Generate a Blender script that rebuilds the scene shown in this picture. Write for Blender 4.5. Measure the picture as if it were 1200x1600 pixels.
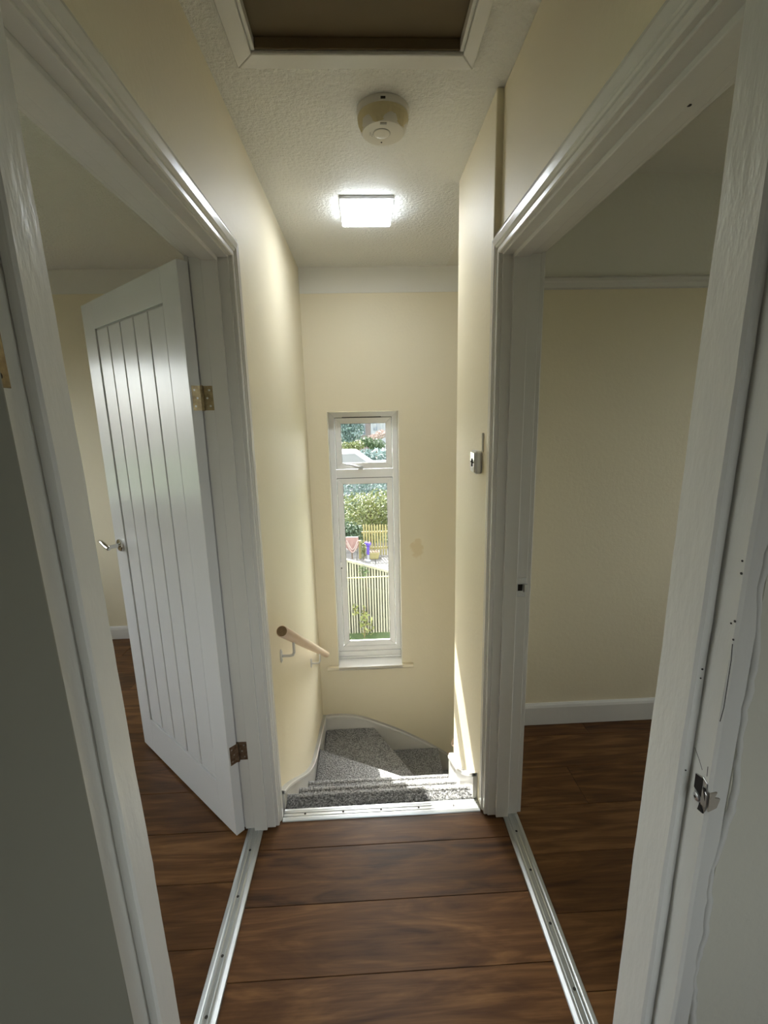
import bpy, bmesh, math, random
import numpy as np
from mathutils import Vector, Matrix

random.seed(7)
RNG = np.random.default_rng(11)
for o in list(bpy.data.objects):
    bpy.data.objects.remove(o)
SC = bpy.context.scene
COL = SC.collection

# ------------------------------------------------------------------ camera
PITCH, YAW, ROLL, CAMH = 0.207, 0.038, -0.023, 1.538
cp, sp = math.cos(PITCH), math.sin(PITCH)
cy, sy = math.cos(YAW), math.sin(YAW)
fwd = Vector((sy * cp, cy * cp, -sp))
rgt = Vector((cy, -sy, 0))
upv = rgt.cross(fwd)
r2 = math.cos(ROLL) * rgt + math.sin(ROLL) * upv
u2 = -math.sin(ROLL) * rgt + math.cos(ROLL) * upv
cam_d = bpy.data.cameras.new('camera')
cam = bpy.data.objects.new('camera', cam_d)
COL.objects.link(cam)
M = Matrix((r2, u2, -fwd)).transposed().to_4x4()
M.translation = (0, 0, CAMH)
cam.matrix_world = M
cam_d.sensor_fit = 'HORIZONTAL'
cam_d.sensor_width = 36
cam_d.lens = 720 / 1200 * 36
cam_d.clip_start = 0.02
cam_d.clip_end = 300
SC.camera = cam

# ------------------------------------------------------------------ world, sun, exposure
SKY = 1.25
SUN = 18.0
LAMP = 27.0
SC.view_settings.view_transform = 'Standard'
SC.view_settings.look = 'None'
SC.view_settings.gamma = 1
SC.view_settings.use_curve_mapping = False
SC.view_settings.exposure = 0.6

W = bpy.data.worlds.new('sky')
SC.world = W
W.use_nodes = True
wn = W.node_tree
wn.nodes.clear()
sky = wn.nodes.new('ShaderNodeTexSky')
sky.sky_type = 'NISHITA'
sky.sun_disc = False
sky.sun_elevation = math.radians(38.8)
sky.sun_rotation = math.radians(-12.6)
sky.air_density = 1.0
sky.dust_density = 2.5
sky.ozone_density = 1.0
wbg = wn.nodes.new('ShaderNodeBackground')
wbg.inputs['Strength'].default_value = SKY
wout = wn.nodes.new('ShaderNodeOutputWorld')
whs = wn.nodes.new('ShaderNodeHueSaturation')
whs.inputs['Saturation'].default_value = 0.22
wn.links.new(sky.outputs[0], whs.inputs['Color'])
wn.links.new(whs.outputs[0], wbg.inputs[0])
wn.links.new(wbg.outputs[0], wout.inputs[0])

sun_d = bpy.data.lights.new('sun', 'SUN')
sun_d.energy = SUN
sun_d.angle = math.radians(0.53)
sun_d.color = (1.0, 0.95, 0.86)
sun = bpy.data.objects.new('sun', sun_d)
COL.objects.link(sun)
sun.location = (-3, 12, 12)
sun.rotation_euler = Vector((0.224, -1.0, -0.823)).to_track_quat('-Z', 'Y').to_euler()

# ------------------------------------------------------------------ materials
MATS = {}


def mat(name, col, rough=0.5, metal=0.0, bump=None, var=None, coat=0.0, coord='Object', spec=0.5, custom=None):
    """bump=(scale, strength, distance[, stretch xyz]) ; var=(scale, amount, colour2[, stretch])"""
    m = bpy.data.materials.new(name)
    m.use_nodes = True
    nt = m.node_tree
    b = nt.nodes['Principled BSDF']
    b.inputs['Base Color'].default_value = (*col, 1)
    b.inputs['Roughness'].default_value = rough
    b.inputs['Metallic'].default_value = metal
    b.inputs['Specular IOR Level'].default_value = spec
    if coat:
        b.inputs['Coat Weight'].default_value = coat
        b.inputs['Coat Roughness'].default_value = 0.12
    tc = nt.nodes.new('ShaderNodeTexCoord')

    def noise(scale, stretch=(1, 1, 1), detail=4, rough_=0.6):
        mp = nt.nodes.new('ShaderNodeMapping')
        mp.inputs['Scale'].default_value = stretch
        nt.links.new(tc.outputs[coord], mp.inputs[0])
        n = nt.nodes.new('ShaderNodeTexNoise')
        n.inputs['Scale'].default_value = scale
        n.inputs['Detail'].default_value = detail
        n.inputs['Roughness'].default_value = rough_
        nt.links.new(mp.outputs[0], n.inputs['Vector'])
        return n
    if var:
        n = noise(var[0], var[3] if len(var) > 3 else (1, 1, 1))
        rp = nt.nodes.new('ShaderNodeValToRGB')
        rp.color_ramp.elements[0].position = 0.35
        rp.color_ramp.elements[1].position = 0.65
        mx = nt.nodes.new('ShaderNodeMix')
        mx.data_type = 'RGBA'
        mx.inputs[6].default_value = (*col, 1)
        mx.inputs[7].default_value = (*var[2], 1)
        mu = nt.nodes.new('ShaderNodeMath')
        mu.operation = 'MULTIPLY'
        mu.inputs[1].default_value = var[1]
        nt.links.new(n.outputs['Fac'], rp.inputs[0])
        nt.links.new(rp.outputs[0], mu.inputs[0])
        nt.links.new(mu.outputs[0], mx.inputs[0])
        nt.links.new(mx.outputs[2], b.inputs['Base Color'])
    if bump:
        n = noise(bump[0], bump[3] if len(bump) > 3 else (1, 1, 1))
        bp = nt.nodes.new('ShaderNodeBump')
        bp.inputs['Strength'].default_value = bump[1]
        bp.inputs['Distance'].default_value = bump[2]
        nt.links.new(n.outputs['Fac'], bp.inputs['Height'])
        nt.links.new(bp.outputs[0], b.inputs['Normal'])
    if custom:
        custom(nt, b, tc)
    MATS[name] = m
    return m


CREAM = (0.83, 0.752, 0.56)
mat('cream_paint', CREAM, 0.55, bump=(55, 0.25, 0.004), var=(3, 0.25, (0.80, 0.712, 0.515)))
mat('white_wall', (0.80, 0.78, 0.70), 0.6, bump=(60, 0.25, 0.004))
mat('stipple_white', (0.86, 0.85, 0.80), 0.65, bump=(70, 1.0, 0.010))
mat('gloss_white', (0.75, 0.735, 0.70), 0.24, bump=(30, 0.22, 0.003, (1, 1, 0.25)))
mat('worn_white', (0.76, 0.75, 0.70), 0.3, bump=(34, 0.5, 0.004, (1, 1, 0.3)))
mat('door_white', (0.72, 0.72, 0.71), 0.22, bump=(70, 0.25, 0.0015, (3, 3, 0.12)))
mat('door_grain', (0.72, 0.72, 0.71), 0.22, bump=(70, 0.25, 0.0015, (0.12, 3, 3)))
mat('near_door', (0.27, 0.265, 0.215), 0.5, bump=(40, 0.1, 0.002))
mat('upvc', (0.93, 0.93, 0.92), 0.12)
mat('seal', (0.10, 0.10, 0.10), 0.6)
mat('groove', (0.42, 0.41, 0.38), 0.6)
mat('chrome', (0.75, 0.73, 0.70), 0.12, 1.0)
mat('brass', (0.42, 0.34, 0.20), 0.32, 1.0, var=(60, 0.7, (0.18, 0.13, 0.08)))
mat('rust', (0.16, 0.09, 0.05), 0.55, 0.7, var=(80, 0.7, (0.32, 0.25, 0.17)))
mat('steel', (0.62, 0.63, 0.64), 0.3, 1.0)
mat('painted_metal', (0.66, 0.65, 0.62), 0.35, 0.3)
mat('aluminium', (0.56, 0.58, 0.58), 0.36, 1.0, bump=(90, 0.08, 0.002, (1, 0.1, 1)))
mat('dark_hole', (0.012, 0.008, 0.006), 0.8)
mat('dark_line', (0.045, 0.04, 0.035), 0.8)
mat('hatch_brown', (0.17, 0.125, 0.068), 0.7, var=(4, 0.4, (0.13, 0.095, 0.05)))
mat('carpet_base', (0.12, 0.12, 0.12), 0.95)
mat('beech', (0.80, 0.62, 0.45), 0.4, var=(18, 0.5, (0.68, 0.48, 0.32), (1, 0.12, 0.3)))
mat('end_grain', (0.20, 0.12, 0.045), 0.6, var=(90, 0.6, (0.11, 0.06, 0.02)))
mat('alarm_white', (0.70, 0.67, 0.60), 0.3)
mat('alarm_tape', (0.62, 0.54, 0.32), 0.5, bump=(40, 0.6, 0.006))
mat('plaster_raw', (0.66, 0.64, 0.54), 0.6, bump=(45, 0.4, 0.005))
mat('timber_split', (0.45, 0.40, 0.33), 0.6, bump=(60, 0.5, 0.004))
mat('lamp_rim', (0.62, 0.62, 0.62), 0.4)
# outside
mat('grass', (0.036, 0.072, 0.021), 0.8, var=(6, 0.8, (0.072, 0.096, 0.036)), bump=(30, 0.5, 0.03))
mat('slab', (0.130, 0.122, 0.112), 0.8, var=(5, 0.6, (0.110, 0.105, 0.095)))
mat('fence_wood', (0.225, 0.225, 0.195), 0.8, var=(9, 0.7, (0.140, 0.145, 0.120), (1, 1, 0.2)))
mat('picket_wood', (0.223, 0.198, 0.087), 0.7, var=(9, 0.5, (0.174, 0.149, 0.056), (1, 1, 0.2)))
mat('fence_back', (0.043, 0.048, 0.035), 0.9)
mat('leaf_light', (0.094, 0.122, 0.032), 0.55, var=(4, 0.9, (0.173, 0.180, 0.065)))
mat('leaf_mid', (0.053, 0.090, 0.038), 0.55, var=(4, 0.9, (0.098, 0.135, 0.060)))
mat('leaf_dark', (0.038, 0.068, 0.038), 0.55, var=(4, 0.9, (0.060, 0.098, 0.045)))
mat('leaf_blue', (0.093, 0.145, 0.128), 0.55, var=(2, 0.9, (0.170, 0.230, 0.212)))
mat('leaf_red', (0.300, 0.195, 0.165), 0.6, var=(3, 0.9, (0.375, 0.300, 0.255)))
mat('bark', (0.120, 0.083, 0.053), 0.9, bump=(20, 0.6, 0.02))
mat('pink_cloth', (0.216, 0.126, 0.114), 0.85, var=(10, 0.5, (0.252, 0.168, 0.156)))
mat('pale_cloth', (0.330, 0.258, 0.234), 0.85)
mat('purple_cloth', (0.05, 0.025, 0.22), 0.7, var=(16, 0.6, (0.10, 0.06, 0.32)))
mat('cord_yellow', (0.465, 0.435, 0.150), 0.6)
mat('house_wall', (0.264, 0.216, 0.198), 0.85, var=(1.4, 0.5, (0.216, 0.168, 0.150)))
mat('house_white', (0.250, 0.255, 0.265), 0.7)
mat('roof_slate', (0.255, 0.240, 0.247), 0.8, bump=(9, 0.5, 0.03))
mat('roof_pale', (0.151, 0.155, 0.164), 0.5)
mat('window_dark', (0.12, 0.15, 0.18), 0.1)
mat('brick_outer', (0.42, 0.24, 0.17), 0.9)


def stain_wall(nt, b, tc):
    """cream wall with the yellowish old-filler patch right of the window"""
    geo = nt.nodes.new('ShaderNodeNewGeometry')
    mp = nt.nodes.new('ShaderNodeMapping')
    mp.inputs['Location'].default_value = (-0.353 / 0.05, 0, -0.59 / 0.075)
    mp.inputs['Scale'].default_value = (1 / 0.05, 0.0, 1 / 0.075)
    nt.links.new(geo.outputs['Position'], mp.inputs[0])
    nz = nt.nodes.new('ShaderNodeTexNoise')
    nz.inputs['Scale'].default_value = 26
    nt.links.new(geo.outputs['Position'], nz.inputs['Vector'])
    ln = nt.nodes.new('ShaderNodeVectorMath')
    ln.operation = 'LENGTH'
    nt.links.new(mp.outputs[0], ln.inputs[0])
    ad = nt.nodes.new('ShaderNodeMath')
    ad.operation = 'MULTIPLY_ADD'
    ad.inputs[1].default_value = 1.3
    nt.links.new(nz.outputs['Fac'], ad.inputs[0])
    nt.links.new(ln.outputs['Value'], ad.inputs[2])
    rp = nt.nodes.new('ShaderNodeValToRGB')
    rp.color_ramp.elements[0].position = 0.70
    rp.color_ramp.elements[0].color = (1, 1, 1, 1)
    rp.color_ramp.elements[1].position = 0.82
    rp.color_ramp.elements[1].color = (0, 0, 0, 1)
    sc = nt.nodes.new('ShaderNodeMath')
    sc.operation = 'MULTIPLY'
    sc.inputs[1].default_value = 0.5
    nt.links.new(ad.outputs[0], sc.inputs[0])
    nt.links.new(sc.outputs[0], rp.inputs[0])
    mx = nt.nodes.new('ShaderNodeMix')
    mx.data_type = 'RGBA'
    mx.inputs[6].default_value = (*CREAM, 1)
    mx.inputs[7].default_value = (0.76, 0.65, 0.42, 1)
    nt.links.new(rp.outputs[0], mx.inputs[0])
    nt.links.new(mx.outputs[2], b.inputs['Base Color'])


mat('cream_stained', CREAM, 0.55, bump=(55, 0.25, 0.004), custom=stain_wall)


def wood_floor(nt, b, tc):
    oi = nt.nodes.new('ShaderNodeObjectInfo')
    geo = nt.nodes.new('ShaderNodeNewGeometry')
    off = nt.nodes.new('ShaderNodeCombineXYZ')
    mul = nt.nodes.new('ShaderNodeMath')
    mul.operation = 'MULTIPLY'
    mul.inputs[1].default_value = 37.0
    nt.links.new(oi.outputs['Random'], mul.inputs[0])
    for i in range(3):
        nt.links.new(mul.outputs[0], off.inputs[i])
    va = nt.nodes.new('ShaderNodeVectorMath')
    va.operation = 'ADD'
    nt.links.new(geo.outputs['Position'], va.inputs[0])
    nt.links.new(off.outputs[0], va.inputs[1])

    def stretched(sx, sy_, scale, detail, dist):
        mp = nt.nodes.new('ShaderNodeMapping')
        mp.inputs['Scale'].default_value = (sx, sy_, 1)
        nt.links.new(va.outputs[0], mp.inputs[0])
        n = nt.nodes.new('ShaderNodeTexNoise')
        n.inputs['Scale'].default_value = scale
        n.inputs['Detail'].default_value = detail
        n.inputs['Distortion'].default_value = dist
        nt.links.new(mp.outputs[0], n.inputs['Vector'])
        return n
    big = stretched(1.0, 6.5, 1.7, 7, 2.6)
    fine = stretched(2.2, 60, 3.0, 6, 0.4)
    mp = nt.nodes.new('ShaderNodeMapping')
    mp.inputs['Scale'].default_value = (0.55, 5.0, 1)
    nt.links.new(va.outputs[0], mp.inputs[0])
    wv = nt.nodes.new('ShaderNodeTexWave')
    wv.wave_type = 'RINGS'
    wv.inputs['Scale'].default_value = 2.2
    wv.inputs['Distortion'].default_value = 9.0
    wv.inputs['Detail'].default_value = 3
    wv.inputs['Detail Scale'].default_value = 1.6
    nt.links.new(mp.outputs[0], wv.inputs['Vector'])
    m1 = nt.nodes.new('ShaderNodeMath')
    m1.operation = 'MULTIPLY_ADD'
    m1.inputs[1].default_value = 0.05
    nt.links.new(wv.outputs['Fac'], m1.inputs[0])
    m2 = nt.nodes.new('ShaderNodeMath')
    m2.operation = 'MULTIPLY'
    m2.inputs[1].default_value = 0.84
    nt.links.new(big.outputs['Fac'], m2.inputs[0])
    nt.links.new(m2.outputs[0], m1.inputs[2])
    m3 = nt.nodes.new('ShaderNodeMath')
    m3.operation = 'MULTIPLY_ADD'
    m3.inputs[1].default_value = 0.22
    nt.links.new(fine.outputs['Fac'], m3.inputs[0])
    nt.links.new(m1.outputs[0], m3.inputs[2])
    m4 = nt.nodes.new('ShaderNodeMath')
    m4.operation = 'MULTIPLY_ADD'
    m4.inputs[1].default_value = 0.16
    nt.links.new(oi.outputs['Random'], m4.inputs[0])
    nt.links.new(m3.outputs[0], m4.inputs[2])
    rp = nt.nodes.new('ShaderNodeValToRGB')
    cr = rp.color_ramp
    cr.elements[0].position = 0.38
    cr.elements[0].color = (0.038, 0.015, 0.004, 1)
    cr.elements[1].position = 0.95
    cr.elements[1].color = (0.265, 0.130, 0.046, 1)
    e = cr.elements.new(0.66)
    e.color = (0.118, 0.050, 0.015, 1)
    nt.links.new(m4.outputs[0], rp.inputs[0])
    nt.links.new(rp.outputs[0], b.inputs['Base Color'])
    bp = nt.nodes.new('ShaderNodeBump')
    bp.inputs['Strength'].default_value = 0.15
    bp.inputs['Distance'].default_value = 0.002
    nt.links.new(fine.outputs['Fac'], bp.inputs['Height'])
    nt.links.new(bp.outputs[0], b.inputs['Normal'])


mat('laminate', (0.12, 0.05, 0.02), 0.42, custom=wood_floor, spec=0.30)


def carpet_nodes(nt, b, tc):
    geo = nt.nodes.new('ShaderNodeNewGeometry')
    n = nt.nodes.new('ShaderNodeTexNoise')
    n.inputs['Scale'].default_value = 130
    n.inputs['Detail'].default_value = 3
    nt.links.new(geo.outputs['Position'], n.inputs['Vector'])
    n2 = nt.nodes.new('ShaderNodeTexNoise')
    n2.inputs['Scale'].default_value = 9
    nt.links.new(geo.outputs['Position'], n2.inputs['Vector'])
    ad = nt.nodes.new('ShaderNodeMath')
    ad.operation = 'MULTIPLY_ADD'
    ad.inputs[1].default_value = 0.12
    nt.links.new(n2.outputs['Fac'], ad.inputs[0])
    nt.links.new(n.outputs['Fac'], ad.inputs[2])
    rp = nt.nodes.new('ShaderNodeValToRGB')
    rp.color_ramp.elements[0].position = 0.40
    rp.color_ramp.elements[0].color = (0.13, 0.13, 0.13, 1)
    rp.color_ramp.elements[1].position = 0.70
    rp.color_ramp.elements[1].color = (0.46, 0.46, 0.46, 1)
    nt.links.new(ad.outputs[0], rp.inputs[0])
    nt.links.new(rp.outputs[0], b.inputs['Base Color'])
    bp = nt.nodes.new('ShaderNodeBump')
    bp.inputs['Strength'].default_value = 0.9
    bp.inputs['Distance'].default_value = 0.006
    nt.links.new(n.outputs['Fac'], bp.inputs['Height'])
    nt.links.new(bp.outputs[0], b.inputs['Normal'])


mat('carpet', (0.16, 0.16, 0.16), 0.95, custom=carpet_nodes, spec=0.1)


def make_glass():
    m = bpy.data.materials.new('window_glass')
    m.use_nodes = True
    nt = m.node_tree
    nt.nodes.clear()
    out = nt.nodes.new('ShaderNodeOutputMaterial')
    tr = nt.nodes.new('ShaderNodeBsdfTransparent')
    tr.inputs[0].default_value = (0.97, 0.985, 0.98, 1)
    gl = nt.nodes.new('ShaderNodeBsdfGlossy')
    gl.inputs['Roughness'].default_value = 0.02
    fr = nt.nodes.new('ShaderNodeFresnel')
    fr.inputs['IOR'].default_value = 1.25
    mx = nt.nodes.new('ShaderNodeMixShader')
    nt.links.new(fr.outputs[0], mx.inputs[0])
    nt.links.new(tr.outputs[0], mx.inputs[1])
    nt.links.new(gl.outputs[0], mx.inputs[2])
    nt.links.new(mx.outputs[0], out.inputs[0])
    MATS['window_glass'] = m


make_glass()


def make_emit(name, col, strength):
    m = bpy.data.materials.new(name)
    m.use_nodes = True
    b = m.node_tree.nodes['Principled BSDF']
    b.inputs['Base Color'].default_value = (0.9, 0.9, 0.9, 1)
    b.inputs['Emission Color'].default_value = (*col, 1)
    b.inputs['Emission Strength'].default_value = strength
    MATS[name] = m


make_emit('lamp_diffuser', (0.90, 0.95, 1.0), LAMP)
make_emit('lamp_edge', (0.84, 0.92, 1.0), 10.0)

# ------------------------------------------------------------------ mesh helpers


class MB:
    def __init__(s):
        s.v = []
        s.f = []

    def add(s, vs, fs):
        o = len(s.v)
        s.v += [tuple(p) for p in vs]
        s.f += [tuple(i + o for i in f) for f in fs]
        return s

    def box(s, x0, x1, y0, y1, z0, z1):
        vs = [(x, y, z) for x in (x0, x1) for y in (y0, y1) for z in (z0, z1)]
        return s.add(vs, [(0, 1, 3, 2), (4, 6, 7, 5), (0, 4, 5, 1), (2, 3, 7, 6), (0, 2, 6, 4), (1, 5, 7, 3)])

    def prism(s, poly, axis, a0, a1):
        """poly: 2-D points in the other two axes (in x,y,z order), extruded along axis"""
        i = 'xyz'.index(axis)
        n = len(poly)

        def mk(p, a):
            q = list(p)
            q.insert(i, a)
            return tuple(q)
        vs = [mk(p, a0) for p in poly] + [mk(p, a1) for p in poly]
        fs = [tuple(range(n)), tuple(range(2 * n - 1, n - 1, -1))]
        fs += [(k, (k + 1) % n, n + (k + 1) % n, n + k) for k in range(n)]
        return s.add(vs, fs)

    def tube(s, path, r, seg=12, cap=True):
        path = [Vector(p) for p in path]
        rs = r if isinstance(r, (list, tuple)) else [r] * len(path)
        rings = []
        ref = None
        for k, p in enumerate(path):
            t = (path[min(k + 1, len(path) - 1)] - path[max(k - 1, 0)]).normalized()
            if ref is None:
                ref = Vector((0, 0, 1)) if abs(t.z) < 0.9 else Vector((1, 0, 0))
            a = t.cross(ref).normalized()
            b = a.cross(t).normalized()
            ref = b
            rings.append([p + rs[k] * (math.cos(2 * math.pi * j / seg) * a + math.sin(2 * math.pi * j / seg) * b) for j in range(seg)])
        vs = [q for rg in rings for q in rg]
        fs = []
        for k in range(len(path) - 1):
            for j in range(seg):
                fs.append((k * seg + j, k * seg + (j + 1) % seg, (k + 1) * seg + (j + 1) % seg, (k + 1) * seg + j))
        if cap:
            fs.append(tuple(range(seg - 1, -1, -1)))
            L = (len(path) - 1) * seg
            fs.append(tuple(L + j for j in range(seg)))
        return s.add(vs, fs)

    def cyl(s, c, axis, r, h, seg=24):
        d = Vector({'x': (1, 0, 0), 'y': (0, 1, 0), 'z': (0, 0, 1)}[axis])
        c = Vector(c)
        return s.tube([c, c + d * h], r, seg)

    def lathe(s, prof, c, seg=40, axis='z', sgn=1):
        """prof: (r, h) list; revolves round axis at c"""
        vs, fs = [], []
        c = Vector(c)
        for r, h in prof:
            for j in range(seg):
                a = 2 * math.pi * j / seg
                if axis == 'z':
                    vs.append(c + Vector((r * math.cos(a), r * math.sin(a), sgn * h)))
                elif axis == 'y':
                    vs.append(c + Vector((r * math.cos(a), sgn * h, r * math.sin(a))))
                else:
                    vs.append(c + Vector((sgn * h, r * math.cos(a), r * math.sin(a))))
        for k in range(len(prof) - 1):
            for j in range(seg):
                fs.append((k * seg + j, k * seg + (j + 1) % seg, (k + 1) * seg + (j + 1) % seg, (k + 1) * seg + j))
        fs.append(tuple(range(seg)))
        fs.append(tuple((len(prof) - 1) * seg + j for j in range(seg - 1, -1, -1)))
        return s.add(vs, fs)

    def build(s, name, m, parent=None, bevel=0.0, seg=2, smooth=False, local=False, angle=30):
        vs = [Vector(p) for p in s.v]
        loc = Vector((0, 0, 0))
        if parent is not None:
            if not local:
                inv = MATW[parent.name].inverted()
                vs = [inv @ p for p in vs]
        else:
            lo = [min(p[i] for p in vs) for i in range(3)]
            hi = [max(p[i] for p in vs) for i in range(3)]
            loc = Vector(((lo[0] + hi[0]) / 2, (lo[1] + hi[1]) / 2, lo[2]))
            vs = [p - loc for p in vs]
        bm = bmesh.new()
        bv = [bm.verts.new(p) for p in vs]
        for f in s.f:
            try:
                bm.faces.new([bv[i] for i in f])
            except ValueError:
                pass
        bmesh.ops.recalc_face_normals(bm, faces=bm.faces[:])
        if bevel:
            ed = [e for e in bm.edges if len(e.link_faces) == 2 and e.calc_face_angle(0) > math.radians(35)]
            bmesh.ops.bevel(bm, geom=ed, offset=bevel, segments=seg, profile=0.5, affect='EDGES', clamp_overlap=True)
        me = bpy.data.meshes.new(name)
        bm.to_mesh(me)
        bm.free()
        if smooth:
            me.polygons.foreach_set('use_smooth', [True] * len(me.polygons))
            me.set_sharp_from_angle(angle=math.radians(angle))
        me.materials.append(MATS[m])
        o = bpy.data.objects.new(name, me)
        COL.objects.link(o)
        o.location = loc
        if parent is not None:
            o.parent = parent
            MATW[o.name] = MATW[parent.name].copy()
        else:
            MATW[o.name] = Matrix.Translation(loc)
        return o


MATW = {}


def tag(o, label=None, cat=None, group=None, kind=None):
    if label:
        o['label'] = label
    if cat:
        o['category'] = cat
    if group:
        o['group'] = group
    if kind:
        o['kind'] = kind
    return o


def thing(name, loc, label, cat, rz=0.0, group=None, kind=None):
    o = bpy.data.objects.new(name, None)
    o.empty_display_size = 0.1
    COL.objects.link(o)
    o.location = loc
    o.rotation_euler = (0, 0, rz)
    MATW[o.name] = Matrix.Translation(loc) @ Matrix.Rotation(rz, 4, 'Z')
    return tag(o, label, cat, group, kind)


def linked(o, parent, shift):
    """copy of a part sharing mesh data, moved by shift in the parent's frame"""
    c = o.copy()
    COL.objects.link(c)
    c.parent = parent
    c.location = Vector(o.location) + Vector(shift)
    MATW[c.name] = MATW[parent.name].copy()
    return c


def smooth_curve(pts, n=8):
    out = []
    P = [pts[0]] + list(pts) + [pts[-1]]
    for i in range(1, len(P) - 2):
        p0, p1, p2, p3 = [Vector((*P[i + k], 0)) for k in (-1, 0, 1, 2)]
        for k in range(n):
            t = k / n
            q = 0.5 * ((2 * p1) + (-p0 + p2) * t + (2 * p0 - 5 * p1 + 4 * p2 - p3) * t * t + (-p0 + 3 * p1 - 3 * p2 + p3) * t ** 3)
            out.append((q.x, q.y))
    out.append(tuple(pts[-1]))
    return out


# ------------------------------------------------------------------ dimensions
XL, XR, XS = -0.385, 0.433, 0.413        # landing left wall, right wall, stair wall right
XLB, XRB = -0.500, 0.550                 # far faces of the side walls
H = 2.457                                # ceiling
YN0, YN1 = 0.497, 0.600                  # wall the photographer looks through
YW = 3.17                                # window wall
YC = 2.08                                # end of the stair wall
YRF = 2.03                               # far wall of right room
LOW = -2.72                              # ground floor level
D0, D1, DH = 0.606, 1.497, 2.003         # side doorways: near jamb, far jamb, head
LX, RX = -3.3, 3.3

# ------------------------------------------------------------------ structure: walls
w = MB()
w.box(XLB, XL, D1 + .028, YW + .02, LOW, H)
w.box(XLB, XL, YN1, D1 + .028, DH + .028, H)
w.box(XLB, XL, YN0, D1 + .028, LOW, -0.02)
tag(w.build('wall_left', 'cream_paint'), 'cream wall with a white door casing running down the left of the stairs', 'wall', kind='structure')

w = MB()
w.box(XR, XRB, YN1, D1 + .028, DH + .028, H)
w.box(XR, XRB, D1 + .028, 1.535, LOW, H)
w.box(XS, XRB, 1.535, YC, LOW, H)
w.box(XR, XRB, YN0, 1.535, LOW, -0.02)
tag(w.build('wall_right', 'cream_paint', bevel=.004), 'cream wall to the right of the stairs with a stepped edge above the casing', 'wall', kind='structure')

w = MB().box(XRB, RX + .1, YRF, YC, LOW, H)
tag(w.build('wall_stair_side', 'cream_paint'), 'cream wall between the right room and the lower flight of stairs', 'wall', kind='structure')

# window wall with the tall narrow opening
WX0, WX1, WZ0, WZ1 = -0.247, 0.233, -0.297, 1.567
BAND = 2.305


def holed(mb, x0, x1, z0, z1, y0, y1, hx0, hx1, hz0, hz1):
    mb.box(x0, hx0, y0, y1, z0, z1)
    mb.box(hx1, x1, y0, y1, z0, z1)
    mb.box(hx0, hx1, y0, y1, z0, hz0)
    mb.box(hx0, hx1, y0, y1, hz1, z1)


w = MB()
holed(w, XL - .115, RX + .1, LOW, BAND, YW, YW + .26, WX0, WX1, -.33, WZ1)
tag(w.build('wall_far', 'cream_stained'), 'cream end wall around the tall narrow stair window', 'wall', kind='structure')
w = MB().box(XL - .115, RX + .1, YW - .004, YW + .26, BAND, H)
tag(w.build('wall_far_frieze', 'white_wall'), 'white painted band along the top of the window wall', 'wall', kind='structure')

# left room shell
w = MB().box(LX - .2, XLB, YW - .01, YW + .26, LOW, 2.318)
tag(w.build('wall_left_room_far', 'cream_paint'), 'cream wall seen behind the open panelled door', 'wall', kind='structure')
w = MB().box(LX - .2, XLB, YW - .014, YW + .26, 2.318, H)
tag(w.build('wall_left_room_frieze', 'white_wall'), 'white band at the top of the wall behind the panelled door', 'wall', kind='structure')
w = MB()
LWY0, LWY1, LWZ0, LWZ1 = 1.20, 3.08, 0.80, 2.08
for (a, b_, c, d) in ((YN0, LWY0, LOW, H), (LWY1, YW + .26, LOW, H), (LWY0, LWY1, LOW, LWZ0), (LWY0, LWY1, LWZ1, H)):
    w.box(LX - .2, LX, a, b_, c, d)
tag(w.build('wall_left_room_side', 'cream_paint'), 'cream outside wall of the left bedroom holding its window', 'wall', kind='structure')

# right room shell
w = MB()
RWY0, RWY1, RWZ0, RWZ1 = 0.75, 1.95, 0.85, 2.15
for (a, b_, c, d) in ((YN0, RWY0, LOW, H), (RWY1, YW + .26, LOW, H), (RWY0, RWY1, LOW, RWZ0), (RWY0, RWY1, RWZ1, H)):
    w.box(RX, RX + .2, a, b_, c, d)
tag(w.build('wall_right_room_side', 'cream_paint'), 'cream outside wall of the right bedroom holding its window', 'wall', kind='structure')
w = MB().box(XRB + .0005, RX, YRF - .006, YRF, 0, 2.032)
tag(w.build('wall_right_room_far', 'cream_paint'), 'plain cream wall below the picture rail in the right room', 'wall', kind='structure')
w = MB().box(XRB + .0005, RX, YRF - .006, YRF, 2.032, H)
tag(w.build('wall_right_room_frieze', 'white_wall'), 'white wall strip above the picture rail in the right room', 'wall', kind='structure')

# wall with the doorway in front of the camera
NX0, NX1, NH = -0.390, 0.460, 2.03
w = MB()
LN = 0.019
w.prism([(LX - .2, LOW), (NX0 + LN * .85 - LN * 0, LOW), (NX0 + LN * .85, 0), (NX0 - LN * (NH - .85), NH), (NX0 - LN * (NH - .85), H), (LX - .2, H)], 'y', YN0, YN1)
w.prism([(RX + .2, LOW), (NX1 - LN * .85, LOW), (NX1 - LN * .85, 0), (NX1 + LN * (NH - .85), NH), (NX1 + LN * (NH - .85), H), (RX + .2, H)], 'y', YN0, YN1)
w.box(NX0 - LN * (NH - .85), NX1 + LN * (NH - .85), YN0, YN1, NH, H)
w.box(NX0, NX1, YN0, YN1, LOW, -.02)
tag(w.build('wall_near', 'plaster_raw'), 'roughly plastered wall at the right edge beside the chipped frame', 'wall', kind='structure')

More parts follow.
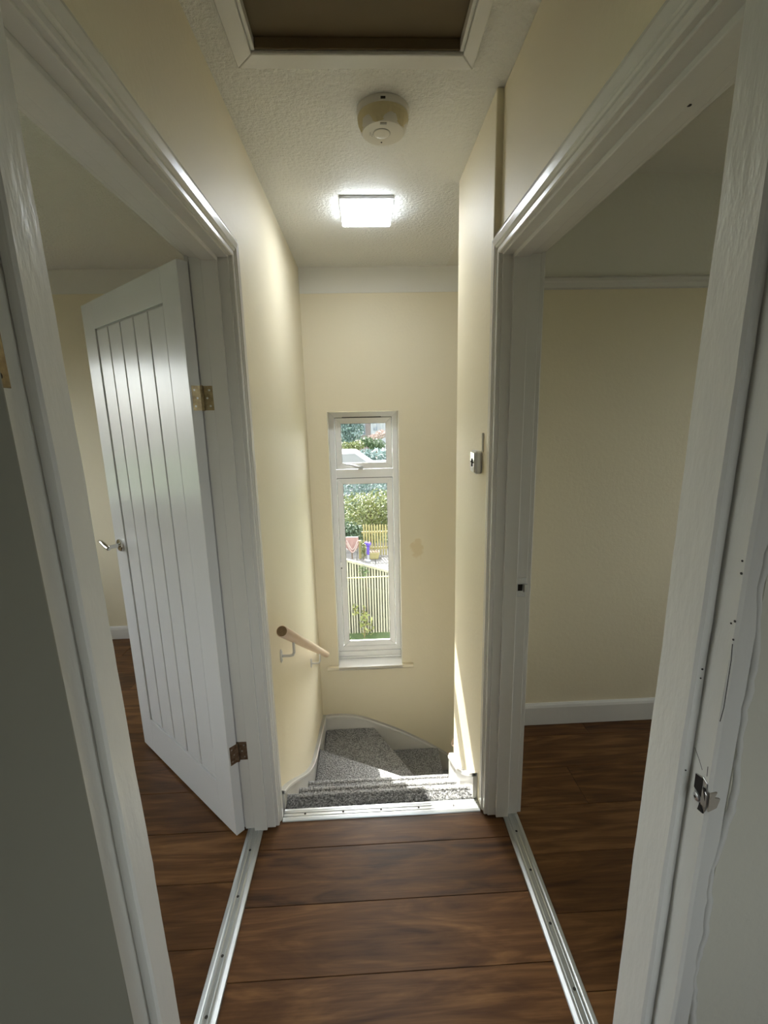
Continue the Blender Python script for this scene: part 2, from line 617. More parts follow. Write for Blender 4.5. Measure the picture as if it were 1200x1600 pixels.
# photographer's room: side and back walls with a window
CX0, CX1, CY0 = -1.75, 2.0, -2.3
BWX0, BWX1, BWZ0, BWZ1 = 0.1, 1.2, 0.95, 1.95
w = MB()
w.box(CX0 - .2, CX0, CY0 - .2, YN0, LOW, H)
tag(w.build('wall_bedroom_left', 'cream_paint'), 'cream side wall behind the open flush door', 'wall', kind='structure')
w = MB().box(CX1, CX1 + .2, CY0 - .2, YN0, LOW, H)
tag(w.build('wall_bedroom_right', 'cream_paint'), 'cream side wall of the room the picture is taken from', 'wall', kind='structure')
w = MB()
holed(w, CX0, CX1, LOW, H, CY0 - .2, CY0, BWX0, BWX1, BWZ0, BWZ1)
tag(w.build('wall_bedroom_back', 'cream_paint'), 'cream back wall with the window behind the viewpoint', 'wall', kind='structure')

# ceilings, with the loft hatch opening cut out
HX0, HX1, HY0, HY1 = -0.259, 0.287, 0.80, 1.402
w = MB()
w.box(XLB, HX0, YN0, YW + .26, H, H + .12)
w.box(HX1, XRB, YN0, YW + .26, H, H + .12)
w.box(HX0, HX1, YN0, HY0, H, H + .12)
w.box(HX0, HX1, HY1, YW + .26, H, H + .12)
tag(w.build('ceiling', 'stipple_white'), 'white stippled ceiling over landing and stairs', 'ceiling', kind='structure')
w = MB().box(LX - .2, XLB, YN0, YW + .26, H, H + .12)
tag(w.build('ceiling', 'stipple_white'), 'stippled ceiling of the left room above the open panelled door', 'ceiling', kind='structure')
w = MB().box(XRB, RX + .2, YN0, YW + .26, H, H + .12)
tag(w.build('ceiling', 'white_wall'), 'plain white ceiling of the right room', 'ceiling', kind='structure')
w = MB().box(CX0 - .2, CX1 + .2, CY0 - .2, YN0, H, H + .12)
tag(w.build('ceiling', 'white_wall'), 'white ceiling above the viewpoint', 'ceiling', kind='structure')

# ------------------------------------------------------------------ floors made of planks


def plank_floor(label, x0, x1, y0, y1, seam0, length, offs, base_z=-0.02, clipx=None):
    root = thing('floor', ((x0 + x1) / 2, (y0 + y1) / 2, base_z), label, 'floor', kind='structure')
    MB().box(x0, x1, y0, y1, base_z - .06, base_z + .004).build('underlay', 'dark_hole', root)
    ys = [y0]
    k = math.ceil((y0 - seam0) / 0.2 - 1e-6)
    y = seam0 + k * 0.2
    while y < y1 - .012:
        if y > y0 + .012:
            ys.append(y)
        y += 0.2
    ys.append(y1)
    for i in range(len(ys) - 1):
        xs = [x0]
        if length:
            x = x0 + offs[i % len(offs)]
            while x < x1 - .1:
                xs.append(x)
                x += length
        xs.append(x1)
        for j in range(len(xs) - 1):
            MB().box(xs[j] + .0006, xs[j + 1] - .0006, ys[i] + .0007, ys[i + 1] - .0007, base_z + .006, 0).build('plank', 'laminate', root, bevel=.0012, seg=1)
    return root


plank_floor('dark brown wood plank floor of the landing in front of the stairs', -0.432, 0.494, YN1 - .1, 1.53, 1.405, 0, [0])
plank_floor('dark brown plank floor of the left room under the open door', LX, -0.485, YN1, YW, 1.295, 1.28, [.35, .95, .6, 1.2])
plank_floor('very dark brown plank floor of the unlit right room', 0.548, RX, YN1, YRF, 1.33, 1.28, [.75, .3, 1.1, .5])
plank_floor('dark brown plank floor beneath the viewpoint', CX0, CX1, CY0, YN0, 0.2, 0, [0])
w = MB().box(LX - .2, CX1 + 1.5, CY0 - .2, YW + .2, LOW - .1, LOW)
tag(w.build('floor', 'laminate'), 'dark ground floor hall at the foot of the stairs', 'floor', kind='structure')
w = MB().box(-.432, .494, 1.44, 1.60, -.3, -.082)
tag(w.build('floor', 'carpet_base'), 'landing edge hidden below the top stair', 'floor', kind='structure')

# ------------------------------------------------------------------ door linings and architraves
ARCH = [(0.006, 0.0), (0.006, 0.010), (0.009, 0.0125), (0.019, 0.0125), (0.0205, 0.0105), (0.0225, 0.0105), (0.024, 0.014),
        (0.028, 0.0165), (0.0295, 0.0150), (0.031, 0.0150), (0.033, 0.0185), (0.050, 0.0205), (0.053, 0.0205), (0.070, 0.0120), (0.072, 0.0)]


def arch_piece(side, wallx, kind):
    """side=-1 left wall (face towards +x), +1 right wall (face towards -x)"""
    vs, fs = [], []
    n = len(ARCH)
    for a, b in ARCH:
        x = wallx - side * b
        if kind == 'far':
            ends = [(x, D1 + a, 0.004), (x, D1 + a, DH + a)]
        elif kind == 'near':
            ends = [(x, D0 - a, 0.004), (x, D0 - a, DH + a)]
        else:
            ends = [(x, YN1 + .004, DH + a), (x, D1 + a, DH + a)]
        vs += ends
    for k in range(n - 1):
        fs.append((2 * k, 2 * k + 1, 2 * k + 3, 2 * k + 2))
    fs.append((2 * n - 2, 2 * n - 1, 1, 0))
    fs.append(tuple(range(0, 2 * n, 2)))
    fs.append(tuple(range(1, 2 * n, 2)))
    return MB().add(vs, fs)


def casing(name, side, wallx, backx, label):
    root = thing(name, (wallx, D1, 0), label, 'door frame', kind='structure')
    for k in ('far', 'head'):
        arch_piece(side, wallx, k).build('architrave', 'gloss_white', root)
    x0, x1 = min(wallx, backx), max(wallx, backx)
    MB().box(x0, x1, D1, D1 + .0275, 0.003, DH + .027).build('jamb', 'gloss_white', root, bevel=.002)
    MB().box(x0, x1, D0, D1, DH, DH + .027).build('head_jamb', 'gloss_white', root, bevel=.002)
    # stops planted on the lining
    s0 = wallx + side * 0.030
    s1 = wallx + side * 0.078
    a, b = min(s0, s1), max(s0, s1)
    MB().box(a, b, D1 - .012, D1 + .001, .003, DH - .001).build('door_stop', 'gloss_white', root, bevel=.002)
    MB().box(a, b, D0 + .001, D1 - .012, DH - .012, DH + .001).build('door_stop', 'gloss_white', root, bevel=.002)
    # architrave on the room side
    for k in ('far', 'head'):
        m = MB()
        if k == 'far':
            m.box(backx, backx + side * .016, D1 + .006, D1 + .066, .004, DH + .06)
        elif k == 'near':
            m.box(backx, backx + side * .016, D0 - .066, D0 - .006, .004, DH + .06)
        else:
            m.box(backx, backx + side * .016, YN1 + .002, D1 + .006, DH + .006, DH + .06)
        m.build('architrave', 'gloss_white', root, bevel=.003)
    return root


trimL = casing('trim_1', -1, XL, XLB, 'white gloss casing around the doorway with the open panelled door')
trimR = casing('trim_2', 1, XR, XRB, 'white gloss casing around the open doorway to the dark right room')
# latch keep on far jamb of right doorway
kp = MB().box(.507, .546, D1 - .0015, D1 + .002, .905, .975).build('strike_plate', 'steel', trimR, bevel=.001)
tag(kp, 'small steel latch keep')
MB().box(.517, .533, D1 - .0022, D1 + .004, .928, .952).build('latch_hole', 'dark_hole', kp)
MB().box(.536, .549, D1 - .012, D1 - .001, .926, .954).build('keep_lip', 'steel', kp, bevel=.001)
for z in (.913, .967):
    MB().cyl((.525, D1 - .002, z), 'y', .0035, .002, 10).build('screw', 'steel', kp)
# two small nail holes in head soffit of the right doorway
for (x, y) in ((.497, .792), (.525, .817)):
    MB().cyl((x, y, DH - .0006), 'z', .0035, .002, 8).build('nail_hole', 'dark_hole', trimR)

# frame the camera looks through: wobbly, heavily painted
AR, AL = 0.416, -0.347
LEAN = 0.019                              # old frame spreads slightly towards the top


def lean(o, sgn):
    """shear a part's mesh: x grows with height, about z = 0.85"""
    M3 = MATW[o.name]
    inv = M3.inverted()
    for v in o.data.vertices:
        p = M3 @ v.co
        p.x += sgn * LEAN * (p.z - .85)
        v.co = inv @ p
    return o




def wobble_board(x0, x1, y0, y1, z0, z1, amp, name, root, matn='worn_white', n=60, seed=0):
    """upright board whose long arrises wander a little, like thick old paint"""
    rnd = random.Random(seed)
    m = MB()
    vs, fs = [], []
    ph = [rnd.uniform(0, 6.28) for _ in range(12)]
    for k in range(n + 1):
        z = z0 + (z1 - z0) * k / n

        def wv(i):
            return amp * (0.5 * math.sin(z * 9 + ph[i]) + 0.3 * math.sin(z * 23 + ph[i + 4]) + 0.35 * rnd.uniform(-1, 1))
        c = [(x0 + wv(0), y0 + wv(1)), (x1 + wv(2), y0 + wv(1)), (x1 + wv(2), y1 + wv(3)), (x0 + wv(0), y1 + wv(3))]
        bx = .0035
        ring = []
        for q in range(4):
            p, nx, pv = Vector(c[q]), Vector(c[(q + 1) % 4]), Vector(c[q - 1])
            ring.append(p + (pv - p).normalized() * bx)
            ring.append(p + (nx - p).normalized() * bx)
        vs += [(p.x, p.y, z) for p in ring]
    for k in range(n):
        for q in range(8):
            fs.append((k * 8 + q, k * 8 + (q + 1) % 8, (k + 1) * 8 + (q + 1) % 8, (k + 1) * 8 + q))
    fs.append(tuple(range(8)))
    fs.append(tuple(n * 8 + q for q in range(8)))
    m.add(vs, fs)
    return m.build(name, matn, root, smooth=True, angle=25)


trimN = thing('trim_3', (0, YN1, 0), 'chipped thickly painted white frame of the doorway nearest the viewer', 'door frame', kind='structure')
wobble_board(AR + .016, NX1, YN0 - .002, YN1, .003, NH, .0006, 'jamb', trimN, seed=3)
wobble_board(AR, AR + .018, .531, YN1 + .003, .003, NH - .03, .0010, 'door_stop', trimN, seed=5)
wobble_board(NX0, AL - .016, YN0 - .002, YN1, .003, NH, .0006, 'jamb', trimN, seed=8)
wobble_board(AL - .018, AL, .549, YN1 + .003, .003, NH - .03, .0010, 'door_stop', trimN, seed=9)
MB().box(AL - .016, AR + .016, YN0, YN1, NH - .025, NH).build('head_jamb', 'worn_white', trimN, bevel=.002)
MB().box(AL, AR, .54, YN1 + .003, NH - .043, NH - .025).build('door_stop', 'worn_white', trimN, bevel=.002)

# broken keep on the right-hand jamb
KZ = 1.036
kroot = MB().prism([(.497, KZ - .021), (.518, KZ - .017), (.521, KZ + .018), (.507, KZ + .024), (.499, KZ + .02)], 'x', .4302, .4325).build('strike_plate', 'steel', trimN, bevel=.0006)
tag(kroot, 'broken rusty latch keep torn into the painted jamb')
MB().prism([(.505, KZ - .006), (.519, KZ - .002), (.5195, KZ + .018), (.507, KZ + .021)], 'x', .4296, .4310).build('latch_hole', 'dark_hole', kroot)
MB().prism([(.4945, KZ - .012), (.504, KZ - .016), (.505, KZ + .012), (.4950, KZ + .006)], 'x', .4288, .4312).build('keep_lip', 'steel', kroot, bevel=.0008)
MB().prism([(.432, KZ - .018), (.443, KZ - .012), (.446, KZ + .002), (.438, KZ + .004), (.441, KZ + .012), (.432, KZ + .010)], 'y', .4925, .4955).build('torn_lip', 'timber_split', kroot, bevel=.0008)
MB().prism([(.4975, KZ - .024), (.507, KZ - .026), (.505, KZ - .014)], 'x', .4286, .4306).build('splinter', 'dark_hole', kroot)
MB().prism([(.500, KZ + .012), (.5035, KZ + .011), (.497, KZ - .004)], 'x', .4284, .4300).build('splinter', 'dark_hole', kroot)
MB().lathe([(.0055, 0), (.0055, .002), (.003, .003)], (.4302, .512, KZ - .011), 14, 'x', -1).build('screw', 'steel', kroot, smooth=True)
MB().cyl((.4270, .512, KZ - .011), 'x', .0018, .0006, 8).build('screw_slot', 'dark_hole', kroot)
# old cracks and nicks in the paint of this jamb
for q, (pts) in enumerate([
        [(.4935, 1.256), (.4915, 1.236), (.4912, 1.205), (.4908, 1.171), (.4930, 1.150)],
        [(.5260, 1.086), (.5160, 1.076), (.5080, 1.066)],
        [(.5000, 1.078), (.4990, 1.064)]]):
    MB().tube([(.4318, y + .004, z) for y, z in pts], .0005 if q else .0005, 5).build('paint_crack', 'dark_line', trimN)
for (y, z, r) in ((.499, 1.285, .0016), (.504, 1.280, .0012), (.497, 1.262, .0013), (.501, 1.345, .0016), (.5025, 1.360, .0013)):
    MB().cyl((.4311, y, z), 'x', r, .0008, 7).build('paint_chip', 'dark_line', trimN)
for (x, z, r) in ((.426, 1.203, .0014), (.4255, 1.190, .0011), (.424, 1.05, .001)):
    MB().cyl((x, .5300, z), 'y', r, .0008, 7).build('paint_chip', 'dark_line', trimN)
for (x, y, z, r) in ((.470, .4962, 1.30, .0016), (.463, .4962, 1.348, .0016)):
    MB().cyl((x, y, z), 'y', r, .001, 7).build('paint_chip', 'dark_line', trimN)
# ragged bead of filler where frame meets plaster
rnd = random.Random(4)
path, rad = [], []
for k in range(150):
    z = .02 + k * .0135
    path.append((NX1 + .004 * math.sin(z * 13) + .003 * math.sin(z * 31 + 1) + rnd.uniform(-.0015, .0015), YN0 - .0005, z))
    rad.append(.0028 + .0016 * abs(math.sin(z * 17)) + rnd.uniform(0, .0012))
MB().tube(path, rad, 7).build('filler_bead', 'worn_white', trimN, smooth=True, angle=60)
# hinge on left jamb of this frame
hg = MB().box(AL - .0162, AL - .0145, .4985, .526, 1.575, 1.645).build('hinge_leaf', 'brass', trimN, bevel=.0006)
tag(hg, 'pale worn hinge leaf')
for z in (1.587, 1.61, 1.633):
    MB().cyl((AL - .0148, .512, z), 'x', .0035, .0012, 10).build('screw', 'dark_hole', hg)

for o in list(trimN.children_recursive):
    if o.name.startswith('head_jamb'):
        continue
    cx = sum(v.co.x for v in o.data.vertices) / len(o.data.vertices)
    if abs(cx) > .2:
        lean(o, 1 if cx > 0 else -1)

# ------------------------------------------------------------------ doors
# panelled door of the left room
ang = math.radians(137.0)
door = thing('door_1', (-0.5235, 1.462, 0), 'white cottage door with vertical boards and chrome lever standing open', 'door', rz=ang, kind='structure')
DW, DT, DZ0, DZ1 = .805, .035, .010, 1.990
PX0, PX1, PZ0, PZ1 = .112, .690, .185, 1.890


def dpart(m, name, mt, par=None, **k):
    return m.build(name, mt, par or door, local=True, **k)


dpart(MB().box(0, PX0, -DT, 0, DZ0, DZ1), 'stile', 'door_white', bevel=.0015)
dpart(MB().box(PX1, DW, -DT, 0, DZ0, DZ1), 'stile', 'door_white', bevel=.0015)
dpart(MB().box(PX0 + .0002, PX1 - .0002, -DT, 0, PZ1, DZ1), 'top_rail', 'door_grain', bevel=.001)
dpart(MB().box(PX0 + .0002, PX1 - .0002, -DT, 0, DZ0, PZ0), 'bottom_rail', 'door_grain', bevel=.001)
dpart(MB().box(PX0, PX1, -DT + .009, -.009, PZ0, PZ1), 'panel_core', 'groove')
nb = 5
g = .0075
bw = (PX1 - PX0 - g) / nb
for i in range(nb):
    x0 = PX0 + g + i * bw
    dpart(MB().box(x0, x0 + bw - g, -DT + .0035, -.0035, PZ0 + .006, PZ1 - .006), 'board', 'door_white', bevel=.0022)
ROX, ROZ = .742, 1.015
rose = dpart(MB().lathe([(.0265, 0), (.0265, .006), (.0245, .009), (.010, .0095)], (ROX, 0, ROZ), 32, 'y', 1), 'handle', 'chrome', smooth=True)
tag(rose, 'chrome lever handle on a round rose')
dpart(MB().tube([(ROX, .006, ROZ), (ROX, .030, ROZ), (ROX, .046, ROZ)], [.0095, .0085, .0085], 16), 'neck', 'chrome', rose, smooth=True)
lev = [(ROX - .004, .050, ROZ - .004), (ROX + .022, .051, ROZ - .001), (ROX + .050, .052, ROZ + .009), (ROX + .078, .051, ROZ + .013), (ROX + .105, .049, ROZ + .010), (ROX + .118, .047, ROZ + .007)]
LP = []
for k in range(len(lev) - 1):
    for t in (0, .5):
        LP.append(tuple(Vector(lev[k]).lerp(Vector(lev[k + 1]), t)))
LP.append(lev[-1])
dpart(MB().tube([(a, b, c) for a, b, c in [(ROX - .007, .050, ROZ - .006)] + LP], [.006, .0095] + [.0098 - .0003 * k for k in range(len(LP) - 1)], 14), 'lever', 'chrome', rose, smooth=True)
# same handle on hidden side
rb = dpart(MB().lathe([(.0265, 0), (.0265, .006), (.0245, .009), (.010, .0095)], (ROX, -DT, ROZ), 32, 'y', -1), 'handle', 'chrome', smooth=True)
dpart(MB().tube([(ROX, -DT - .006, ROZ), (ROX, -DT - .046, ROZ)], .0085, 16), 'neck', 'chrome', rb, smooth=True)
dpart(MB().tube([(a, -DT - b, c) for a, b, c in LP], .0095, 14), 'lever', 'chrome', rb, smooth=True)
# hinges: one leaf on the door edge, one on the jamb, knuckle between
for hz, mt in ((1.602, 'brass'), (.345, 'rust')):
    kn = dpart(MB().tube([(.001, -DT - .003, hz - .038), (.001, -DT - .003, hz + .038)], .0055, 12), 'hinge', mt, smooth=True)
    tag(kn, 'aged brass butt hinge' if mt == 'brass' else 'rusted butt hinge')
    dpart(MB().box(-.0012, .0006, -DT, -.006, hz - .037, hz + .037), 'hinge_leaf', mt, kn)
    for dz in (-.024, 0, .024):
        dpart(MB().cyl((-.0016, -.018 + (.004 if dz else -.004), hz + dz), 'x', .0032, .001, 10), 'screw', 'steel', kn)
    MB().box(XLB + .004, XLB + .036, D1 - .0012, D1 + .0006, hz - .037, hz + .037).build('hinge_leaf', mt, kn)
    for dz in (-.024, 0, .024):
        MB().cyl((XLB + .020 + (.004 if dz else -.004), D1 - .0020, hz + dz), 'y', .0032, .001, 10).build('screw', 'steel', kn)

# flush door of the room the picture is taken from
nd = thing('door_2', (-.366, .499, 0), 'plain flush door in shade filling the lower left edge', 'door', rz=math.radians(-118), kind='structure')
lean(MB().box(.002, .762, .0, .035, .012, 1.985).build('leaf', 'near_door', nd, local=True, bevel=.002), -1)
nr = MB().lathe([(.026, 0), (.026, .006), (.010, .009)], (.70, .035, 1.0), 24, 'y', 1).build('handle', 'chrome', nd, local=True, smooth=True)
MB().tube([(.70, .04, 1.0), (.70, .08, 1.0), (.66, .086, 1.0), (.59, .084, 1.0)], .009, 12).build('lever', 'chrome', nr, local=True, smooth=True)

# ------------------------------------------------------------------ baseboards and picture rail


def skirting(name, label, x0, x1, yface, hgt=.115):
    prof = [(yface, 0.002), (yface - .016, 0.002), (yface - .016, hgt - .02), (yface - .012, hgt - .008), (yface - .006, hgt), (yface, hgt)]
    o = MB().prism(prof, 'x', x0, x1).build(name, 'gloss_white')
    return tag(o, label, 'baseboard', kind='structure')


skirting('baseboard_right_room', 'white baseboard along the far wall of the right room', XRB + .02, RX - .002, YRF - .0062)
skirting('baseboard_left_room', 'white baseboard on the wall behind the open panelled door', LX + .002, XLB - .002, YW - .0102, .095)
pr = [(YRF - .006, 2.030), (YRF - .020, 2.034), (YRF - .022, 2.050), (YRF - .030, 2.058), (YRF - .030, 2.068), (YRF - .018, 2.078), (YRF - .006, 2.080)]
tag(MB().prism(pr, 'x', XRB + .002, RX - .002).build('trim_4', 'gloss_white'), 'white picture rail across the far wall of the right room', 'picture rail', kind='structure')

# ------------------------------------------------------------------ threshold bars
BARP = [(0, 0), (.002, .0035), (.012, .006), (.016, .0048), (.019, .0048), (.0205, .0062), (.0235, .0062), (.025, .0046), (.035, .0046), (.0365, .0062), (.0395, .0062), (.041, .0048), (.044, .0048), (.048, .006), (.058, .0035), (.060, 0)]


def bar_y(x0, y0, y1, label, screws):
    root = thing('threshold_bar', (x0 + .03, (y0 + y1) / 2, 0), label, 'threshold bar', group='metal threshold bars')
    MB().prism([(x0 + a, b + .0005) for a, b in BARP], 'y', y0, y1).build('bar', 'aluminium', root)
    for y in screws:
        MB().lathe([(.0042, 0), (.0042, .0012), (.002, .0018)], (x0 + .030, y, .0048), 10).build('screw', 'dark_line', root)
    return root


bar_y(-.491, YN1 + .0, D1 - .0, 'aluminium threshold bar on the floor of the left doorway', (.66, .93, 1.07, 1.24, 1.405))
bar_y(.492, YN1 + .0, D1 - .0, 'aluminium threshold bar on the floor of the right doorway', (.78, .935, 1.10, 1.27, 1.42))
root = thing('threshold_bar', (.03, 1.55, 0), 'bright aluminium carpet edging bar at the top of the stairs', 'threshold bar', group='metal threshold bars')
MB().prism([(1.520 + a * .98, b + .0005) for a, b in BARP], 'x', XL + .021, XS - .002).build('bar', 'aluminium', root)
for x in (-.28, -.13, .02, .17, .31):
    MB().lathe([(.0042, 0), (.0042, .0012), (.002, .0018)], (x, 1.5495, .0048), 10).build('screw', 'dark_line', root)

# ------------------------------------------------------------------ staircase
RISE = .205
stair = thing('staircase', (0, 2.3, LOW), 'grey carpeted winder staircase with white painted side strings', 'staircase')
SX0, SX1 = XL + .022, XS - .001
SYF = YW - .024


def tread(poly, z, name='tread'):
    """carpet covered slab with soft rounded edges"""
    return MB().prism(poly, 'z', z - .034, z).build(name, 'carpet', stair, bevel=.013, seg=4, smooth=True, angle=60)


def riser(p, q, z1, thick=.02, name='riser'):
    p, q = Vector((*p, 0)), Vector((*q, 0))
    d = (q - p).normalized()
    n = Vector((-d.y, d.x, 0)) * thick
    poly = [(p.x, p.y), (q.x, q.y), (q.x + n.x, q.y + n.y), (p.x + n.x, p.y + n.y)]
    MB().prism(poly, 'z', z1 - RISE - .004, z1 - .030).build(name, 'carpet', stair)


Y1, Y2, Y3 = 1.655, 1.915, 2.182
tread([(SX0, 1.577), (SX1, 1.577), (SX1, Y1), (SX0, Y1)], .004)
riser((SX1, Y1 - .022), (SX0, Y1 - .022), 0)
tread([(SX0, Y1 - .04), (SX1, Y1 - .04), (SX1, Y2), (SX0, Y2)], -RISE)
riser((SX1, Y2 - .022), (SX0, Y2 - .022), -RISE)
NWX, NWY = .430, 2.280
tread([(SX0, Y2 - .04), (SX1, Y2 - .04), (SX1, YC + .002), (.452, YC + .002), (.452, Y3), (SX0, Y3)], -2 * RISE)
riser((.45, Y3 - .022), (SX0, Y3 - .022), -2 * RISE)
W1 = (SX0, 2.688)
tread([(SX0, Y3 - .04), (.452, Y3 - .04), (.452, NWY - .02), (NWX, NWY), W1], -3 * RISE)
riser((NWX, NWY - .022), (W1[0], W1[1] - .022), -3 * RISE)
W2 = (.010, SYF)
tread([(SX0, 2.63), (.455, 2.212), (.455, 2.25), (NWX + .012, NWY + .02), W2, (SX0, SYF)], -4 * RISE)
riser((NWX - .005, NWY + .01), (W2[0] - .022, W2[1]), -4 * RISE)
tread([(-.03, SYF), (NWX - .02, 2.235), (.500, 2.215), (.503, SYF)], -5 * RISE)
riser((.48, 2.11), (.48, SYF), -5 * RISE)
for k in range(7):
    x0 = .46 + k * .245
    z = -(6 + k) * RISE
    tread([(x0, YC + .012), (x0 + .285, YC + .012), (x0 + .285, SYF), (x0, SYF)], z)
    riser((x0 + .262, YC + .012), (x0 + .262, SYF), z)


def string_side(xa, xb, curve, name, capx):
    """string board on a side wall; curve of (y, z) along the top"""
    low = [(y, z - .42) for y, z in reversed(curve)]
    o = MB().prism(list(curve) + low, 'x', xa, xb).build(name, 'gloss_white', stair)
    cap = list(curve) + [(y, z - .020) for y, z in reversed(curve)]
    MB().prism(cap, 'x', min(xa, capx), max(xb, capx)).build('moulding', 'gloss_white', o, bevel=.004)
    return o


lc = smooth_curve([(1.585, .085), (1.70, .012), (1.887, -.128), (2.10, -.292), (2.258, -.406), (2.40, -.490), (2.525, -.545), (2.75, -.603), (2.95, -.652), (YW - .001, -.708)], 5)
string_side(XL + .001, XL + .021, lc, 'string_board', XL + .027)
rc = smooth_curve([(1.583, .122), (1.66, .055), (1.764, -.027), (1.898, -.122), (2.022, -.185), (2.112, -.232)], 5)
string_side(XS - .018, XS - .001, rc, 'string_board', XS - .024)
MB().box(XS - .020, XS + .045, YC + .001, YC + .03, -.8, -.215).build('string_end', 'gloss_white', stair, bevel=.006)
fc = smooth_curve([(XL + .022, -.708), (-.25, -.703), (-.113, -.724), (.0, -.765), (.083, -.803), (.20, -.860), (.281, -.903), (.44, -1.000), (.611, -1.123), (.85, -1.32), (1.6, -1.95), (2.2, -2.45)], 5)
low = [(x, z - .45) for x, z in reversed(fc)]
o = MB().prism(fc + low, 'y', YW - .022, YW - .001).build('string_board', 'gloss_white', stair)
MB().prism(fc + [(x, z - .022) for x, z in reversed(fc)], 'y', YW - .029, YW - .001).build('moulding', 'gloss_white', o, bevel=.004)

for z, y in ((.004, Y1), (-RISE, Y2), (-2 * RISE, Y3)):
    MB().tube([(SX0, y - .016, z - .012), (SX1 if z > -.3 else .45, y - .016, z - .012)], .0175, 16).build('nosing_roll', 'carpet', stair, smooth=True, angle=60)

# carpet pile: short tufts standing on the treads in view
def pile(polys):
    vs, fs = [], []
    rs = np.random.default_rng(5)
    for poly, z, n in polys:
        P = np.array(poly)
        lo, hi = P.min(0), P.max(0)
        cnt = 0
        while cnt < n:
            p = lo + rs.random(2) * (hi - lo)
            ins = False
            j = len(P) - 1
            for i in range(len(P)):
                if (P[i][1] > p[1]) != (P[j][1] > p[1]) and p[0] < (P[j][0] - P[i][0]) * (p[1] - P[i][1]) / (P[j][1] - P[i][1]) + P[i][0]:
                    ins = not ins
                j = i
            if not ins:
                continue
            cnt += 1
            a = rs.random() * 6.283
            r = .0016 + rs.random() * .0012
            h = .001 + rs.random() * .003
            dx, dy = (rs.random(2) - .5) * .004
            o0 = len(vs)
            for q in range(3):
                vs.append((p[0] + r * math.cos(a + 2.094 * q), p[1] + r * math.sin(a + 2.094 * q), z - .002))
            vs.append((p[0] + dx, p[1] + dy, z + h))
            fs += [(o0, o0 + 1, o0 + 3), (o0 + 1, o0 + 2, o0 + 3), (o0 + 2, o0, o0 + 3)]
    m = MB()
    m.v, m.f = vs, fs
    return m


pm = pile([
    ([(SX0 + .004, 1.582), (SX1 - .004, 1.582), (SX1 - .004, Y1 - .006), (SX0 + .004, Y1 - .006)], .004, 9000),
    ([(SX0 + .004, Y1 + .02), (SX1 - .004, Y1 + .02), (SX1 - .004, Y2 - .006), (SX0 + .004, Y2 - .006)], -RISE, 9000),
    ([(SX0 + .004, Y2 + .02), (SX1 - .004, Y2 + .02), (SX1 - .004, Y3 - .006), (SX0 + .004, Y3 - .006)], -2 * RISE, 9000),
    ([(SX0 + .004, Y3), (.42, Y3), (.42, 2.262), (SX0 + .004, W1[1] - .006)], -3 * RISE, 12000),
    ([(SX0 + .004, 2.68), (.42, 2.27), (.425, 2.275), (W2[0] - .006, SYF - .004), (SX0 + .004, SYF - .004)], -4 * RISE, 15000),
    ([(.03, SYF - .004), (.44, 2.28), (.494, 2.28), (.494, SYF - .004)], -5 * RISE, 9000),
])
tag(pm.build('carpet_pile', 'carpet', stair), kind='stuff')

# ------------------------------------------------------------------ handrails


def handrail(a, b, wallpt, label, brackets):
    """a, b ends of the rail; wallpt(t) gives wall point below the rail at t"""
    A, B = Vector(a), Vector(b)
    d = (B - A).normalized()
    root = thing('handrail', (A.x, (A.y + B.y) / 2, min(A.z, B.z)), label, 'handrail')
    r = .0215
    rings = [A, A + d * .003, A.lerp(B, .25), A.lerp(B, .5), A.lerp(B, .75), B - d * .012, B]
    rail = MB().tube(rings, [r - .003, r, r, r, r, r, r - .008], 24).build('rail', 'beech', root, smooth=True, angle=50)
    MB().tube([A - d * .0006, A + d * .001], r - .0028, 24).build('rail_end', 'end_grain', rail)
    for t in brackets:
        P = A.lerp(B, t)
        q = Vector(wallpt(t))
        nrm = (P - Vector((q.x, q.y, P.z))).normalized()
        zz = P.z - .085
        pth = [Vector((q.x, q.y, zz)), Vector((P.x, P.y, zz)) - nrm * .018, Vector((P.x, P.y, zz + .003)) - nrm * .006, Vector((P.x, P.y, zz + .016)), Vector((P.x, P.y, P.z - r + .002))]
        br = MB().tube(pth, .006, 12).build('bracket', 'painted_metal', root, smooth=True, angle=60)
        ax = 'x' if abs(nrm.x) > .5 else 'y'
        sg = nrm.x if ax == 'x' else nrm.y
        # oval back plate with two screws
        m = MB().lathe([(.017, .0005), (.017, .004), (.013, .0062)], (q.x, q.y, zz), 24, ax, sg)
        m.v = [(x, y, zz + (z - zz) * 1.75) for x, y, z in m.v]
        m.build('back_plate', 'painted_metal', br, smooth=True)
        for dz in (-.019, .019):
            MB().cyl((q.x + (sg * .0055 if ax == 'x' else 0), q.y + (sg * .0055 if ax == 'y' else 0), zz + dz), ax, .004, sg * .0016, 10).build('screw', 'steel', br)
    return root


handrail((-.327, 1.590, .766), (-.327, 3.115, -.172), lambda t: (XL, 1.590 + 1.525 * t, 0),
         'round pale wooden handrail on two brackets down the left wall', (.145, .72))
handrail((.434, 2.19, -.216), (2.0, 2.19, -1.53), lambda t: (.434 + 1.566 * t, YC, 0),
         'end of the lower wooden handrail peeping round the right wall corner', (.10, .80))

# ------------------------------------------------------------------ stair window
FY = 3.285                               # inner face of the plastic frame
win = thing('window_1', (-.007, FY, WZ0), 'tall narrow white plastic window with small top light and lower casement', 'window', kind='structure')


def rect_frame(m, x0, x1, z0, z1, t, y0, y1, tb=None, tt=None):
    tb = t if tb is None else tb
    tt = t if tt is None else tt
    m.box(x0, x0 + t, y0, y1, z0, z1)
    m.box(x1 - t, x1, y0, y1, z0, z1)
    m.box(x0 + t, x1 - t, y0, y1, z0, z0 + tb)
    m.box(x0 + t, x1 - t, y0, y1, z1 - tt, z1)


